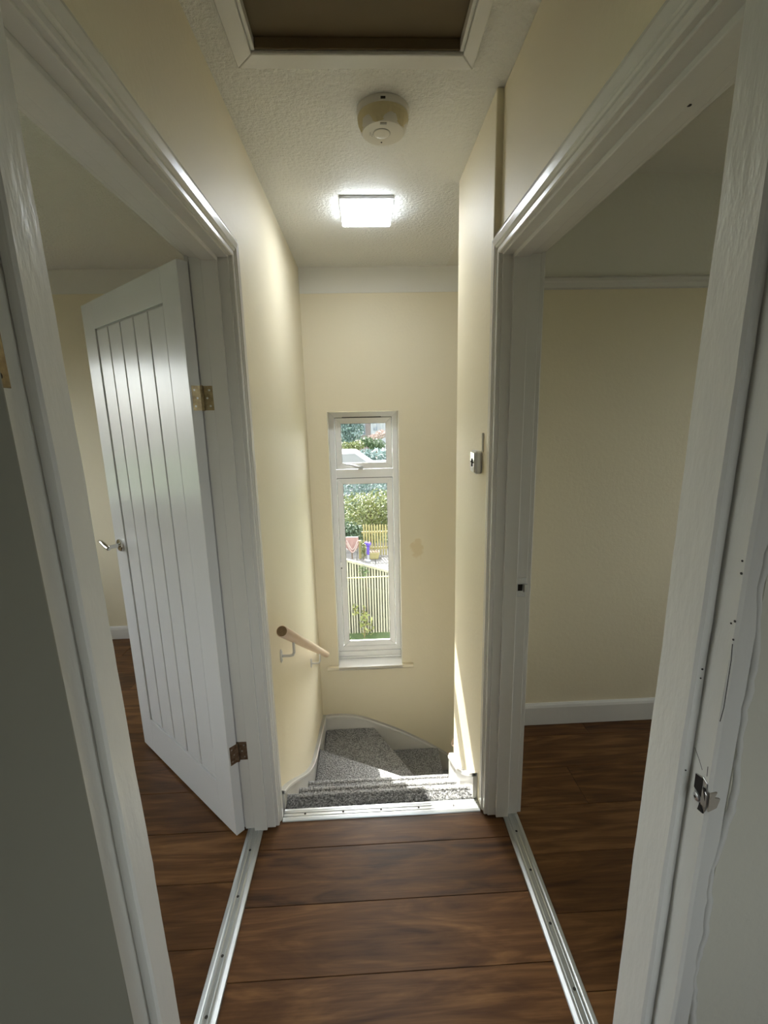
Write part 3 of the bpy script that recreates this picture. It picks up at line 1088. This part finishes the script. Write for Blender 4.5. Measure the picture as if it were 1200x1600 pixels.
def mitred(name, mt, par, x0, x1, z0, z1, t, y0, y1, bev=.002, ts=None):
    """four mitred bars, each an own piece under one part"""
    tl, tr, tb, tt = ts if ts else (t, t, t, t)
    first = None
    quads = [[(x0, z0), (x0 + tl, z0 + tb), (x0 + tl, z1 - tt), (x0, z1)], [(x1, z0), (x1, z1), (x1 - tr, z1 - tt), (x1 - tr, z0 + tb)],
             [(x0, z0), (x1, z0), (x1 - tr, z0 + tb), (x0 + tl, z0 + tb)], [(x0, z1), (x0 + tl, z1 - tt), (x1 - tr, z1 - tt), (x1, z1)]]
    for qd in quads:
        e = .0004
        c = (sum(p[0] for p in qd) / 4, sum(p[1] for p in qd) / 4)
        MB().prism([(p[0] + (c[0] - p[0]) * e, p[1] + (c[1] - p[1]) * e) for p in qd], 'y', y0, y1).build(name, mt, par, bevel=bev)


TZ0, TZ1 = 1.104, 1.160                  # transom
mitred('outer_frame', 'upvc', win, WX0 + .001, WX1 - .001, -.243, WZ1 - .001, .038, FY, FY + .036)
MB().box(WX0 + .039, WX1 - .039, FY + .0005, FY + .036, TZ0, TZ1 + .006).build('transom', 'upvc', win, bevel=.002)
MB().box(WX0 + .001, WX1 - .001, FY - .012, FY + .06, -.283, -.2445).build('frame_extension', 'upvc', win, bevel=.003)
MB().box(WX0 + .001, WX1 - .001, FY - .022, FY + .06, -.297, -.2835).build('frame_extension', 'upvc', win, bevel=.003)
# sashes
for nm, z0, z1 in (('top_light', TZ1 + .009, WZ1 - .041), ('casement', -.243 + .041, TZ0 - .003)):
    x0, x1 = WX0 + .042, WX1 - .042
    g0 = MB()
    rect_frame(g0, x0 - .002, x1 + .002, z0 - .002, z1 + .002, .008, FY + .006, FY + .014)
    s_root = g0.build(nm, 'seal', win)
    mitred('sash_bar', 'upvc', s_root, x0 + .001, x1 - .001, z0 + .001, z1 - .001, .040, FY - .006, FY + .016, bev=.003)
    g1 = MB()
    rect_frame(g1, x0 + .040, x1 - .040, z0 + .040, z1 - .040, .0025, FY - .004, FY + .015)
    g1.build('gasket', 'seal', s_root)
    MB().box(x0 + .04, x1 - .04, FY + .008, FY + .012, z0 + .04, z1 - .04).build('pane', 'window_glass', s_root)
# trickle vent catch and handles
MB().box(-.155, .118, FY - .010, FY + .002, WZ1 - .043, WZ1 - .036).build('vent_strip', 'seal', win, bevel=.002)
hd = MB().box(-.052, -.016, FY - .024, FY - .0055, 1.166, 1.190).build('window_handle', 'steel', win, bevel=.004)
tag(hd, 'metal lever of the top light')
MB().tube([(-.030, FY - .026, 1.178), (-.060, FY - .034, 1.186), (-.100, FY - .036, 1.199), (-.142, FY - .036, 1.207)], [.0075, .007, .006, .0045], 12).build('lever', 'steel', hd, smooth=True)
hd = MB().box(-.207, -.190, FY - .022, FY - .0055, .430, .482).build('window_handle', 'upvc', win, bevel=.004)
MB().cyl((-.199, FY - .026, .438), 'y', .006, .008, 12).build('key_button', 'seal', hd)
# window board
sb = smooth_curve([(YW - .028, -.325), (YW - .036, -.314), (YW - .028, -.300)], 4)
MB().prism([(FY + .05, -.325)] + sb + [(FY + .05, -.2985)], 'x', WX0 + .001, WX1 - .001).build('window_board', 'upvc', win)
MB().prism([(YW - .0012, -.325)] + sb + [(YW - .0012, -.300)], 'x', -.328, .315).build('board_nosing', 'cream_paint', win)
# thin reveal lining, whitened so daylight on the reveals is in the colour
MB().box(WX0, WX0 + .0008, YW + .001, FY, WZ0 + .001, WZ1).build('reveal', 'white_wall', win)
MB().box(WX1 - .0008, WX1, YW + .001, FY, WZ0 + .001, WZ1).build('reveal', 'white_wall', win)


# bedroom windows that light the side rooms
def room_window_x(name, x, y0, y1, z0, z1, label):
    r = thing(name, (x, (y0 + y1) / 2, z0), label, 'window', kind='structure')
    ym = (y0 + y1) / 2
    for a, b_ in ((y0, y0 + .06), (y1 - .06, y1), (ym - .03, ym + .03)):
        MB().box(x - .035, x + .035, a, b_, z0, z1).build('frame_bar', 'upvc', r, bevel=.003)
    for a, b_ in ((z0, z0 + .06), (z1 - .06, z1)):
        MB().box(x - .035, x + .035, y0 + .06, y1 - .06, a, b_).build('frame_bar', 'upvc', r, bevel=.003)
    MB().box(x - .003, x + .003, y0 + .06, ym - .03, z0 + .06, z1 - .06).build('pane', 'window_glass', r)
    MB().box(x - .003, x + .003, ym + .03, y1 - .06, z0 + .06, z1 - .06).build('pane', 'window_glass', r)
    return r


room_window_x('window_2', LX - .1, LWY0, LWY1, LWZ0, LWZ1, 'two pane white window of the left bedroom, out of view')
room_window_x('window_3', RX + .1, RWY0, RWY1, RWZ0, RWZ1, 'two pane white window of the right bedroom, out of view')
r = thing('window_4', ((BWX0 + BWX1) / 2, CY0 - .1, BWZ0), 'white window behind the viewpoint', 'window', kind='structure')
for a, b_ in ((BWX0, BWX0 + .06), (BWX1 - .06, BWX1)):
    MB().box(a, b_, CY0 - .135, CY0 - .065, BWZ0, BWZ1).build('frame_bar', 'upvc', r, bevel=.003)
for a, b_ in ((BWZ0, BWZ0 + .06), (BWZ1 - .06, BWZ1)):
    MB().box(BWX0 + .06, BWX1 - .06, CY0 - .135, CY0 - .065, a, b_).build('frame_bar', 'upvc', r, bevel=.003)
MB().box(BWX0 + .06, BWX1 - .06, CY0 - .103, CY0 - .097, BWZ0 + .06, BWZ1 - .06).build('pane', 'window_glass', r)


def portal(name, loc, direction, sx, sz):
    d = bpy.data.lights.new(name, 'AREA')
    d.shape = 'RECTANGLE'
    d.size, d.size_y = sx, sz
    d.cycles.is_portal = True
    o = bpy.data.objects.new(name, d)
    COL.objects.link(o)
    o.location = loc
    o.rotation_euler = Vector(direction).to_track_quat('-Z', 'Z').to_euler()


portal('sky_portal', (LX - .16, (LWY0 + LWY1) / 2, (LWZ0 + LWZ1) / 2), (1, 0, 0), LWY1 - LWY0, LWZ1 - LWZ0)
portal('sky_portal', (RX + .16, (RWY0 + RWY1) / 2, (RWZ0 + RWZ1) / 2), (-1, 0, 0), RWY1 - RWY0, RWZ1 - RWZ0)
portal('sky_portal', ((BWX0 + BWX1) / 2, CY0 - .16, (BWZ0 + BWZ1) / 2), (0, 1, 0), BWX1 - BWX0, BWZ1 - BWZ0)
portal('sky_portal', ((WX0 + WX1) / 2, FY + .10, (WZ0 + WZ1) / 2), (0, -1, 0), WX1 - WX0, WZ1 - WZ0)

# ------------------------------------------------------------------ ceiling fittings
LXA, LXB, LYA, LYB = -.078, .158, 2.197, 2.446
lamp = thing('ceiling_light', (.04, 2.32, H), 'square white LED ceiling light glowing over the stairs', 'ceiling light')
MB().box(LXA, LXB, LYA, LYB, H - .014, H - .0005).build('base', 'lamp_rim', lamp, bevel=.004)
MB().box(LXA + .004, LXB - .004, LYA + .004, LYB - .004, H - .034, H - .0142).build('diffuser_edge', 'lamp_edge', lamp, bevel=.005, seg=3)
MB().box(LXA + .009, LXB - .009, LYA + .009, LYB - .009, H - .0355, H - .0342).build('diffuser', 'lamp_diffuser', lamp)

SCX, SCY = .087, 1.640
al = thing('smoke_alarm', (SCX, SCY, H), 'round yellowed smoke alarm with peeling paint on the ceiling', 'smoke alarm')
MB().lathe([(.080, .0005), (.081, .006), (.080, .018), (.078, .020)], (SCX, SCY, H), 56, 'z', -1).build('base', 'alarm_white', al, smooth=True)
MB().lathe([(.074, .018), (.076, .022), (.076, .036), (.074, .037)], (SCX, SCY, H), 56, 'z', -1).build('body', 'alarm_tape', al, smooth=True)
MB().lathe([(.073, .036), (.074, .044), (.070, .058), (.064, .064), (.030, .066)], (SCX, SCY, H), 56, 'z', -1).build('cover', 'alarm_white', al, smooth=True)
MB().lathe([(.027, .064), (.027, .0665), (.0255, .0672)], (SCX - .005, SCY - .006, H), 32, 'z', -1).build('button_ring', 'groove', al, smooth=True)
MB().lathe([(.0245, .065), (.0245, .0675), (.022, .0685), (.006, .0685)], (SCX - .005, SCY - .006, H), 32, 'z', -1).build('test_button', 'alarm_white', al, smooth=True)
# peeling cream paint skin round the near side
vs, fs = [], []
rr = random.Random(3)
NP = 30
for k in range(NP + 1):
    a = math.pi * (1.02 + .96 * k / NP)
    drop = .042 + .003 * rr.random() + .006 * math.sin(k * .55 + 1)
    out = .0785 + .0012 * rr.random()
    inn = .0775
    for (rad_, hh) in ((inn, .018), (out, .030), (out - .003, drop), (.069 - .002 * rr.random(), drop + .016), (.064, drop + .012), (.070, .03)):
        vs.append((SCX + rad_ * math.cos(a), SCY + rad_ * math.sin(a), H - hh))
for k in range(NP):
    for j in range(6):
        fs.append((k * 6 + j, k * 6 + (j + 1) % 6, (k + 1) * 6 + (j + 1) % 6, (k + 1) * 6 + j))
MB().add(vs, fs).build('paint_skin', 'alarm_tape', al)
MB().box(SCX - .010, SCX + .004, SCY - .0835, SCY - .078, H - .016, H - .011).build('release_slot', 'dark_hole', al)
MB().box(SCX - .012, SCX + .008, SCY - .058, SCY - .050, H - .0665, H - .062).build('sounder_slot', 'groove', al)
MB().cyl((SCX - .004, SCY + .042, H - .0668), 'z', .0025, .003, 8).build('indicator', 'dark_line', al)
for (dx, dy) in ((-.042, -.01), (-.036, -.004), (-.032, -.012)):
    MB().box(SCX + dx, SCX + dx + .003, SCY + dy, SCY + dy + .014, H - .0664, H - .062).build('embossed_mark', 'groove', al)

hatch = thing('loft_hatch', ((HX0 + HX1) / 2, (HY0 + HY1) / 2, H), 'brown loft hatch panel in a white mitred ceiling frame', 'hatch')
MB().box(HX0 - .02, HX1 + .02, HY0 - .02, HY1 + .02, H + .1205, H + .135).build('loft_cover', 'hatch_brown', hatch)
MB().box(HX0 + .003, HX1 - .003, HY0 + .003, HY1 - .003, H + .024, H + .042).build('panel', 'hatch_brown', hatch)
fw = .052
for qd in ([(HX0, HY1), (HX1, HY1), (HX1 + .036, HY1 + fw), (HX0 - .047, HY1 + fw)],
           [(HX0, HY0), (HX0, HY1), (HX0 - .047, HY1 + fw), (HX0 - .047, HY0 - fw)],
           [(HX1, HY1), (HX1, HY0), (HX1 + .036, HY0 - fw), (HX1 + .036, HY1 + fw)],
           [(HX1, HY0), (HX0, HY0), (HX0 - .047, HY0 - fw), (HX1 + .036, HY0 - fw)]):
    MB().prism(qd, 'z', H - .011, H - .0005).build('frame_board', 'gloss_white', hatch, bevel=.003)
for (a, b_, c, d) in ((HX0 + .0005, HX0 + .010, HY0, HY1), (HX1 - .010, HX1 - .0005, HY0, HY1)):
    MB().box(a, b_, c, d, H - .004, H + .0235).build('stop_bead', 'gloss_white', hatch, bevel=.002)
MB().box(HX0 + .01, HX1 - .01, HY1 - .006, HY1 - .0005, H - .002, H + .0235).build('stop_bead', 'hatch_brown', hatch, bevel=.002)  # far bead browned: its weaker light is put into the colour

# ------------------------------------------------------------------ key switch box on stair wall
KX = XS - .026
kb = thing('key_switch', (XS, 1.66, 1.36), 'small silver key switch box fixed to the right wall beside the casing', 'key switch')
MB().box(KX, XS - .0005, 1.612, 1.682, 1.325, 1.408).build('body', 'painted_metal', kb, bevel=.008, seg=3)
fp = MB().box(KX - .003, KX + .001, 1.618, 1.676, 1.331, 1.402).build('face_plate', 'chrome', kb, bevel=.002)
MB().cyl((KX - .0050, 1.647, 1.372), 'x', .0075, .003, 16).build('key_slot', 'dark_hole', fp)
MB().prism([(1.6435, 1.372), (1.6505, 1.372), (1.6525, 1.350), (1.6415, 1.350)], 'x', KX - .0050, KX - .002).build('key_slot', 'dark_hole', fp)
for (y, z) in ((1.628, 1.366), (1.666, 1.366)):
    MB().cyl((KX - .0042, y, z), 'x', .003, .002, 10).build('screw', 'seal', fp)
MB().tube([(XS - .0035, 1.600, 1.405), (XS - .0035, 1.600, 1.47)], .0035, 8).build('cable', 'white_wall', kb)

# ------------------------------------------------------------------ outside
gp = [(YW + .27, -2.6), (8.36, -2.6), (8.40, -2.04), (13.4, -2.04), (18, -1.6), (26, -1.4), (80, -.6), (80, -4), (YW + .27, -4)]
tag(MB().prism(gp, 'x', -45, 45).build('ground', 'grass'), 'grass and banked garden ground outside the window', 'ground', kind='structure')
pav = thing('patio', (.4, 10.3, -2.04), 'pale paved neighbouring patio beyond the slatted fence', 'patio', kind='structure')
sl0 = None
for i in range(7):
    for j in range(9):
        x, y = -1.2 + i * .46, 8.5 + j * .46
        if sl0 is None:
            sl0 = MB().box(x, x + .45, y, y + .45, -2.038, -2.0).build('paving_slab', 'slab', pav, bevel=.006, seg=1)
        else:
            linked(sl0, pav, (i * .46, j * .46, 0))

# slatted garden fence
fn = thing('slatted_fence', (0, 8.3, -2.6), 'weathered upright slat fence across the bottom of the lower pane', 'fence')
FYF = 8.30


def ftop(x):
    return -1.215 - .31 * x


sl = None
for k in range(62):
    x = -1.6 + k * .0515 + random.uniform(-.004, .004)
    hgt = ftop(x) - .045 + 2.6
    if sl is None:
        sl = MB().box(x, x + .030, FYF, FYF + .014, -2.6, -1.6).build('slat', 'fence_wood', fn, bevel=.003, seg=1)
        base_x, sl_o = x, sl
        me0 = sl.data
        sl.location = (0, 0, 0)
        inv = Vector((x + .015, FYF, -2.6)) - Vector(MATW[fn.name].translation)
        for v in me0.vertices:
            v.co -= inv
        sl.location = inv
        sl.scale = (1, 1, hgt)
    else:
        c = sl.copy()
        COL.objects.link(c)
        c.parent = fn
        c.location = Vector((x + .015, FYF, -2.6)) - Vector(MATW[fn.name].translation)
        c.scale = (1, 1, hgt + random.uniform(-.01, .01))
MB().prism([(-1.65, ftop(-1.65) - .05), (1.65, ftop(1.65) - .05), (1.65, ftop(1.65)), (-1.65, ftop(-1.65))], 'y', FYF - .02, FYF + .05).build('top_rail', 'fence_wood', fn, bevel=.006)
for dz in (.45, 1.0):
    MB().prism([(-1.65, ftop(-1.65) - dz - .06), (1.65, ftop(1.65) - dz - .06), (1.65, ftop(1.65) - dz), (-1.65, ftop(-1.65) - dz)], 'y', FYF + .016, FYF + .05).build('back_rail', 'fence_back', fn)
MB().prism([(-1.65, -2.6), (1.65, -2.6), (1.65, ftop(1.65) - .06), (-1.65, ftop(-1.65) - .06)], 'y', FYF + .051, FYF + .056).build('backing_panel', 'fence_back', fn)
for x in (-1.6, 0, 1.55):
    MB().box(x, x + .08, FYF + .057, FYF + .13, -2.6, ftop(x) - .02).build('post', 'fence_back', fn)

# clothes line on two posts
cl = thing('clothes_line', (0, 7.0, -2.6), 'taut yellow clothes line crossing in front of the slatted fence', 'clothes line')
MB().tube([(-2.4, 7.0, -.985), (-1.0, 7.0, -.992), (0, 7.0, -.990), (1.0, 7.0, -.978), (2.4, 7.0, -.96)], .0085, 8).build('cord', 'cord_yellow', cl)
for x in (-2.4, 2.4):
    MB().cyl((x, 7.0, -2.6), 'z', .03, 1.75, 12).build('post', 'painted_metal', cl)

# picket fence on the patio
pk = thing('picket_fence', (.7, 11.45, -2.0), 'yellowish picket fence standing on the neighbouring patio', 'fence')
p0 = None
for k in range(28):
    x = -.115 + k * .070
    if p0 is None:
        p0 = MB().prism([(x, -2.0), (x + .040, -2.0), (x + .040, -1.20), (x + .020, -1.165), (x, -1.20)], 'y', 11.44, 11.458).build('picket', 'picket_wood', pk)
    else:
        linked(p0, pk, (k * .070, 0, random.uniform(-.02, .02)))
for z in (-1.42, -1.84):
    MB().box(-.15, 1.85, 11.46, 11.49, z, z + .05).build('rail', 'picket_wood', pk)

# low post and rail with a pink cloth, planter, purple bundle
pr_ = thing('post_and_rail', (-.5, 11.2, -2.0), 'short pale post with a white rail left of the picket fence', 'fence')
MB().box(-.235, -.165, 11.17, 11.24, -2.0, -1.53).build('post', 'picket_wood', pr_, bevel=.006)
MB().box(-1.3, -.235, 11.19, 11.225, -1.47, -1.43).build('rail', 'house_white', pr_, bevel=.004)
MB().box(-1.3, -1.23, 11.17, 11.24, -2.0, -1.40).build('post', 'picket_wood', pr_, bevel=.006)
for x in (-1.0, -.8, -.6, -.42):
    MB().box(x, x + .03, 11.195, 11.22, -2.0, -1.47).build('baluster', 'bark', pr_)


def cloth(x0, x1, zt, zb, y, sag, th=.012):
    n, m_ = 20, 12
    vs, fs = [], []
    for side in (0, 1):
        for j in range(m_ + 1):
            for i in range(n + 1):
                u, v = i / n, j / m_
                bot = zb + sag * abs(2 * u - 1) ** 1.4
                vs.append((x0 + (x1 - x0) * (u + .06 * math.sin(v * 3) * (u - .5)), y - .02 * math.sin(u * 14 + v * 2) * v - side * th, zt + (bot - zt) * v))
    N = (n + 1) * (m_ + 1)
    for s in (0, 1):
        for j in range(m_):
            for i in range(n):
                a = s * N + j * (n + 1) + i
                fs.append((a, a + 1, a + n + 2, a + n + 1))
    for i in range(n):
        fs.append((i, i + 1, N + i + 1, N + i))
        a = m_ * (n + 1) + i
        fs.append((a, a + 1, N + a + 1, N + a))
    for j in range(m_):
        a, b_ = j * (n + 1), (j + 1) * (n + 1)
        fs.append((a, b_, N + b_, N + a))
        fs.append((a + n, b_ + n, N + b_ + n, N + a + n))
    return MB().add(vs, fs)


ct = thing('draped_cloth', (-.39, 11.15, -1.8), 'dusty pink cloth hanging in a swag over the white rail', 'cloth')
cb = cloth(-.56, -.235, -1.425, -1.83, 11.165, .16).build('fabric', 'pink_cloth', ct, smooth=True)
for off in (0, .075):
    pth = [(-.53 + .29 * t, 11.15, -1.50 - off - .24 * math.sin(math.pi * t) ** 1.2) for t in [k / 14 for k in range(15)]]
    MB().tube(pth, .016, 8).build('pale_stripe', 'pale_cloth', ct, smooth=True)

pl = thing('planter', (.15, 11.2, -2.0), 'pale wooden trough planter in front of the picket fence', 'planter')
MB().prism([(.05, -1.995), (.25, -1.995), (.29, -1.83), (.02, -1.83)], 'y', 11.08, 11.30).build('trough', 'picket_wood', pl, bevel=.008)
MB().box(.04, .27, 11.10, 11.28, -1.84, -1.822).build('soil', 'bark', pl)

pb = thing('ribbon_stand', (0, 10.95, -2.0), 'deep purple ribbon bundle tied on a small white pedestal', 'garden ornament')
MB().lathe([(.06, 0), (.065, .02), (.03, .05), (.025, .30), (.04, .33), (.04, .35)], (0, 10.95, -2.0), 20).build('pedestal', 'house_white', pb, smooth=True)
m = MB()
for k in range(9):
    a = k * 2.4
    c = (.045 * math.cos(a), 10.90 + .03 * math.sin(a), -1.54 + .03 * math.sin(k * 1.9))
    m.lathe([(.004, -.035), (.03, -.02), (.04, 0), (.03, .02), (.004, .035)], c, 10)
pbb = m.build('bow', 'purple_cloth', pb, smooth=True)
MB().prism([(-.035, -1.80), (.03, -1.82), (.045, -1.55), (-.03, -1.55)], 'y', 10.875, 10.90).build('tail', 'purple_cloth', pb, bevel=.01)


def foliage(blobs, n, size, seed, flat=.6):
    rs = np.random.default_rng(seed)
    vs = np.zeros((n * 4, 3))
    w = np.array([b[3] * b[4] * b[5] for b in blobs], float)
    pick = rs.choice(len(blobs), n, p=w / w.sum())
    B = np.array(blobs)[pick]
    d = rs.normal(size=(n, 3))
    d /= np.linalg.norm(d, axis=1)[:, None]
    rad = rs.random(n) ** .38
    c = B[:, :3] + d * rad[:, None] * B[:, 3:6]
    a = rs.normal(size=(n, 3))
    a /= np.linalg.norm(a, axis=1)[:, None]
    b = np.cross(a, rs.normal(size=(n, 3)))
    b /= np.linalg.norm(b, axis=1)[:, None]
    s = size * (.6 + .8 * rs.random(n))[:, None]
    vs[0::4] = c - a * s
    vs[1::4] = c + b * s * flat * .6
    vs[2::4] = c + a * s
    vs[3::4] = c - b * s * flat * .6
    m = MB()
    m.v = [tuple(p) for p in vs]
    m.f = [(4 * i, 4 * i + 1, 4 * i + 2, 4 * i + 3) for i in range(n)]
    return m


def plant(name, label, cat, base, blobs, n, size, mt, seed, trunk=(.05, 1.0), group=None):
    root = thing(name, base, label, cat, group=group)
    tag(foliage(blobs, n, size, seed).build('foliage', mt, root), kind='stuff')
    bx, by, bz = base
    tp = MB().tube([(bx, by, bz), (bx + .02, by, bz + trunk[1] * .5), (bx, by, bz + trunk[1])], [trunk[0], trunk[0] * .8, trunk[0] * .5], 8)
    tp.build('trunk', 'bark', root)
    return root


plant('garden_bush', 'large yellow green leafy bush behind the picket fence', 'bush', (.1, 13.0, -2.04),
      [(-.25, 13.0, -1.2, .75, .55, .62), (.35, 13.1, -1.15, .6, .6, .62), (.9, 13.0, -1.25, .6, .6, .7), (.1, 13.2, -1.75, 1.0, .5, .35)], 9000, .042, 'leaf_light', 1)
plant('garden_bush', 'dark green shrub left of the picket fence', 'bush', (-.45, 12.0, -2.04),
      [(-.45, 12.0, -1.55, .36, .28, .32), (-.9, 12.05, -1.5, .4, .3, .45)], 2600, .045, 'leaf_dark', 2, (.03, .5))
plant('garden_bush', 'grey green shrub rising between the yellow green bush and the hedge', 'bush', (.0, 15.2, -1.9),
      [(-.3, 15.2, -1.0, .8, .5, .75), (.6, 15.2, -1.05, .8, .5, .7)], 4200, .05, 'leaf_blue', 31, (.05, .8))
plant('garden_plant', 'tall weed with bright leaves growing against the slatted fence', 'plant', (-.12, 8.12, -2.6),
      [(-.12, 8.12, -2.25, .10, .08, .30), (-.28, 8.12, -2.05, .06, .06, .16), (.0, 8.12, -2.4, .06, .06, .2)], 130, .045, 'leaf_light', 3, (.008, .6))
plant('garden_plant', 'climbing plant with tangled stems at the top of the slatted fence', 'plant', (-.06, 8.22, -2.6),
      [(-.10, 8.22, -1.32, .12, .04, .14)], 90, .03, 'leaf_mid', 4, (.006, 1.25))
plant('garden_plant', 'leafy climber on the short pale post', 'plant', (-.12, 11.1, -2.0),
      [(-.12, 11.1, -1.75, .07, .07, .24)], 220, .03, 'leaf_light', 13, (.01, .4))
plant('lawn_clump', 'low green clump at the foot of the slatted fence', 'plant', (-.52, 7.85, -2.6),
      [(-.52, 7.85, -2.5, .22, .10, .12)], 420, .035, 'leaf_mid', 6, (.01, .1))
plant('garden_hedge', 'clipped blue green hedge far behind the bush', 'hedge', (.4, 20, -1.55),
      [(.6, 20, -.35, 1.4, .8, .55), (-.4, 20, -.6, 1.0, .8, .7), (1.4, 20.1, -.5, 1.0, .8, .7)], 3600, .09, 'leaf_blue', 7, (.08, .8))
plant('garden_tree', 'dark bluish tree at the left of the small top pane', 'tree', (-.55, 27, -1.3),
      [(-.75, 27, .7, .75, .8, .8), (-.5, 27, 1.4, .55, .7, .7), (-1.3, 27, .9, .9, .9, 1.2)], 4200, .09, 'leaf_blue', 8, (.09, 2.2))
plant('garden_bush', 'light green bush below the bluish tree', 'bush', (-.35, 23, -1.45),
      [(-.35, 23, .12, .34, .4, .24), (-.9, 23, -.1, .5, .4, .4)], 1300, .07, 'leaf_light', 9, (.06, 1.2))
plant('garden_bush', 'grey green bush in front of the far house', 'bush', (.12, 24, -1.45),
      [(.1, 24, .22, .36, .4, .28), (.6, 24, .05, .5, .4, .3)], 1500, .07, 'leaf_mid', 10, (.06, 1.2))
plant('garden_tree', 'reddish leaved tree before the right end of the house', 'tree', (.62, 26, -1.4),
      [(.55, 26, .35, .40, .4, .18), (.95, 26, .5, .35, .4, .25)], 1000, .06, 'leaf_red', 12, (.06, 1.6))

# white roofed garden building
sh = thing('garden_building', (-.55, 17.5, -1.65), 'low garden building with pale sloping roof seen in the top pane', 'building')
MB().box(-1.7, .18, 16.6, 18.4, -1.65, -.25).build('walls', 'house_white', sh)
MB().prism([(-1.9, -.30), (.42, -.32), (-.36, .245), (-1.0, .245)], 'y', 16.4, 18.6).build('roof', 'roof_pale', sh, bevel=.02)
for x in (-1.1, -.8, -.5, -.2, .1):
    MB().box(x, x + .03, 16.56, 16.6, -1.2, -.4).build('glazing_bar', 'roof_slate', sh)
gw = MB().box(.2, 3.2, 19.0, 19.15, -1.5, -.28)
g_ = gw.build('garden_wall', 'house_white', bevel=.02)
tag(g_, 'low pale garden wall right of the white roofed building', 'wall')

# far house with a gable
hs = thing('far_house', (1.2, 34, -1.2), 'distant brick house with a pale gable and white bay', 'house')
MB().prism([(-1.55, -1.2), (1.1, -1.2), (1.1, .95), (-.15, 2.25), (-1.55, .75)], 'y', 33, 38).build('gable_wall', 'house_wall', hs)
MB().prism([(-.15, 2.55), (-.15, 2.30), (1.35, .78), (1.45, .95)], 'y', 32.7, 38.2).build('roof', 'roof_slate', hs)
MB().prism([(-.15, 2.55), (-.15, 2.30), (-1.8, .65), (-1.9, .82)], 'y', 32.7, 38.2).build('roof', 'roof_slate', hs)
MB().box(.45, 3.0, 31.8, 33.0, -1.2, 1.35).build('bay_wall', 'house_white', hs)
MB().box(.3, 3.2, 31.6, 33.2, 1.35, 1.5).build('bay_roof', 'roof_slate', hs)
for x in (.62, 1.05, 1.5):
    wd = MB().box(x, x + .26, 31.75, 31.82, .55, 1.2).build('window', 'window_dark', hs)
    MB().box(x + .12, x + .14, 31.73, 31.75, .55, 1.2).build('glazing_bar', 'house_white', wd)
wd = MB().box(-.5, .1, 32.95, 33.02, .2, 1.0).build('window', 'house_white', hs)
MB().box(-.44, .04, 32.92, 32.96, .26, .94).build('pane', 'window_dark', wd)
for k, (x, hh, y, mt) in enumerate(((-9, 7, 46, 'leaf_mid'), (6, 8, 48, 'leaf_blue'), (14, 7, 50, 'leaf_mid'), (-3.2, 6.5, 44, 'leaf_blue'), (2.5, 7, 52, 'leaf_mid'))):
    plant('distant_tree', ['broad green tree far left beyond the garden', 'blue green tree behind the house right of the gable', 'far green tree at the right end of the skyline', 'blue green tree behind the house left of the gable', 'green tree rising straight behind the far gable'][k],
          'tree', (x, y, -1.0), [(x, y, hh * .45, 2.6, 2.2, hh * .45), (x + 1.2, y, hh * .3, 2, 2, hh * .35)], 2600, .3, mt, 20 + k, (.25, hh * .5), group='trees beyond the gardens')
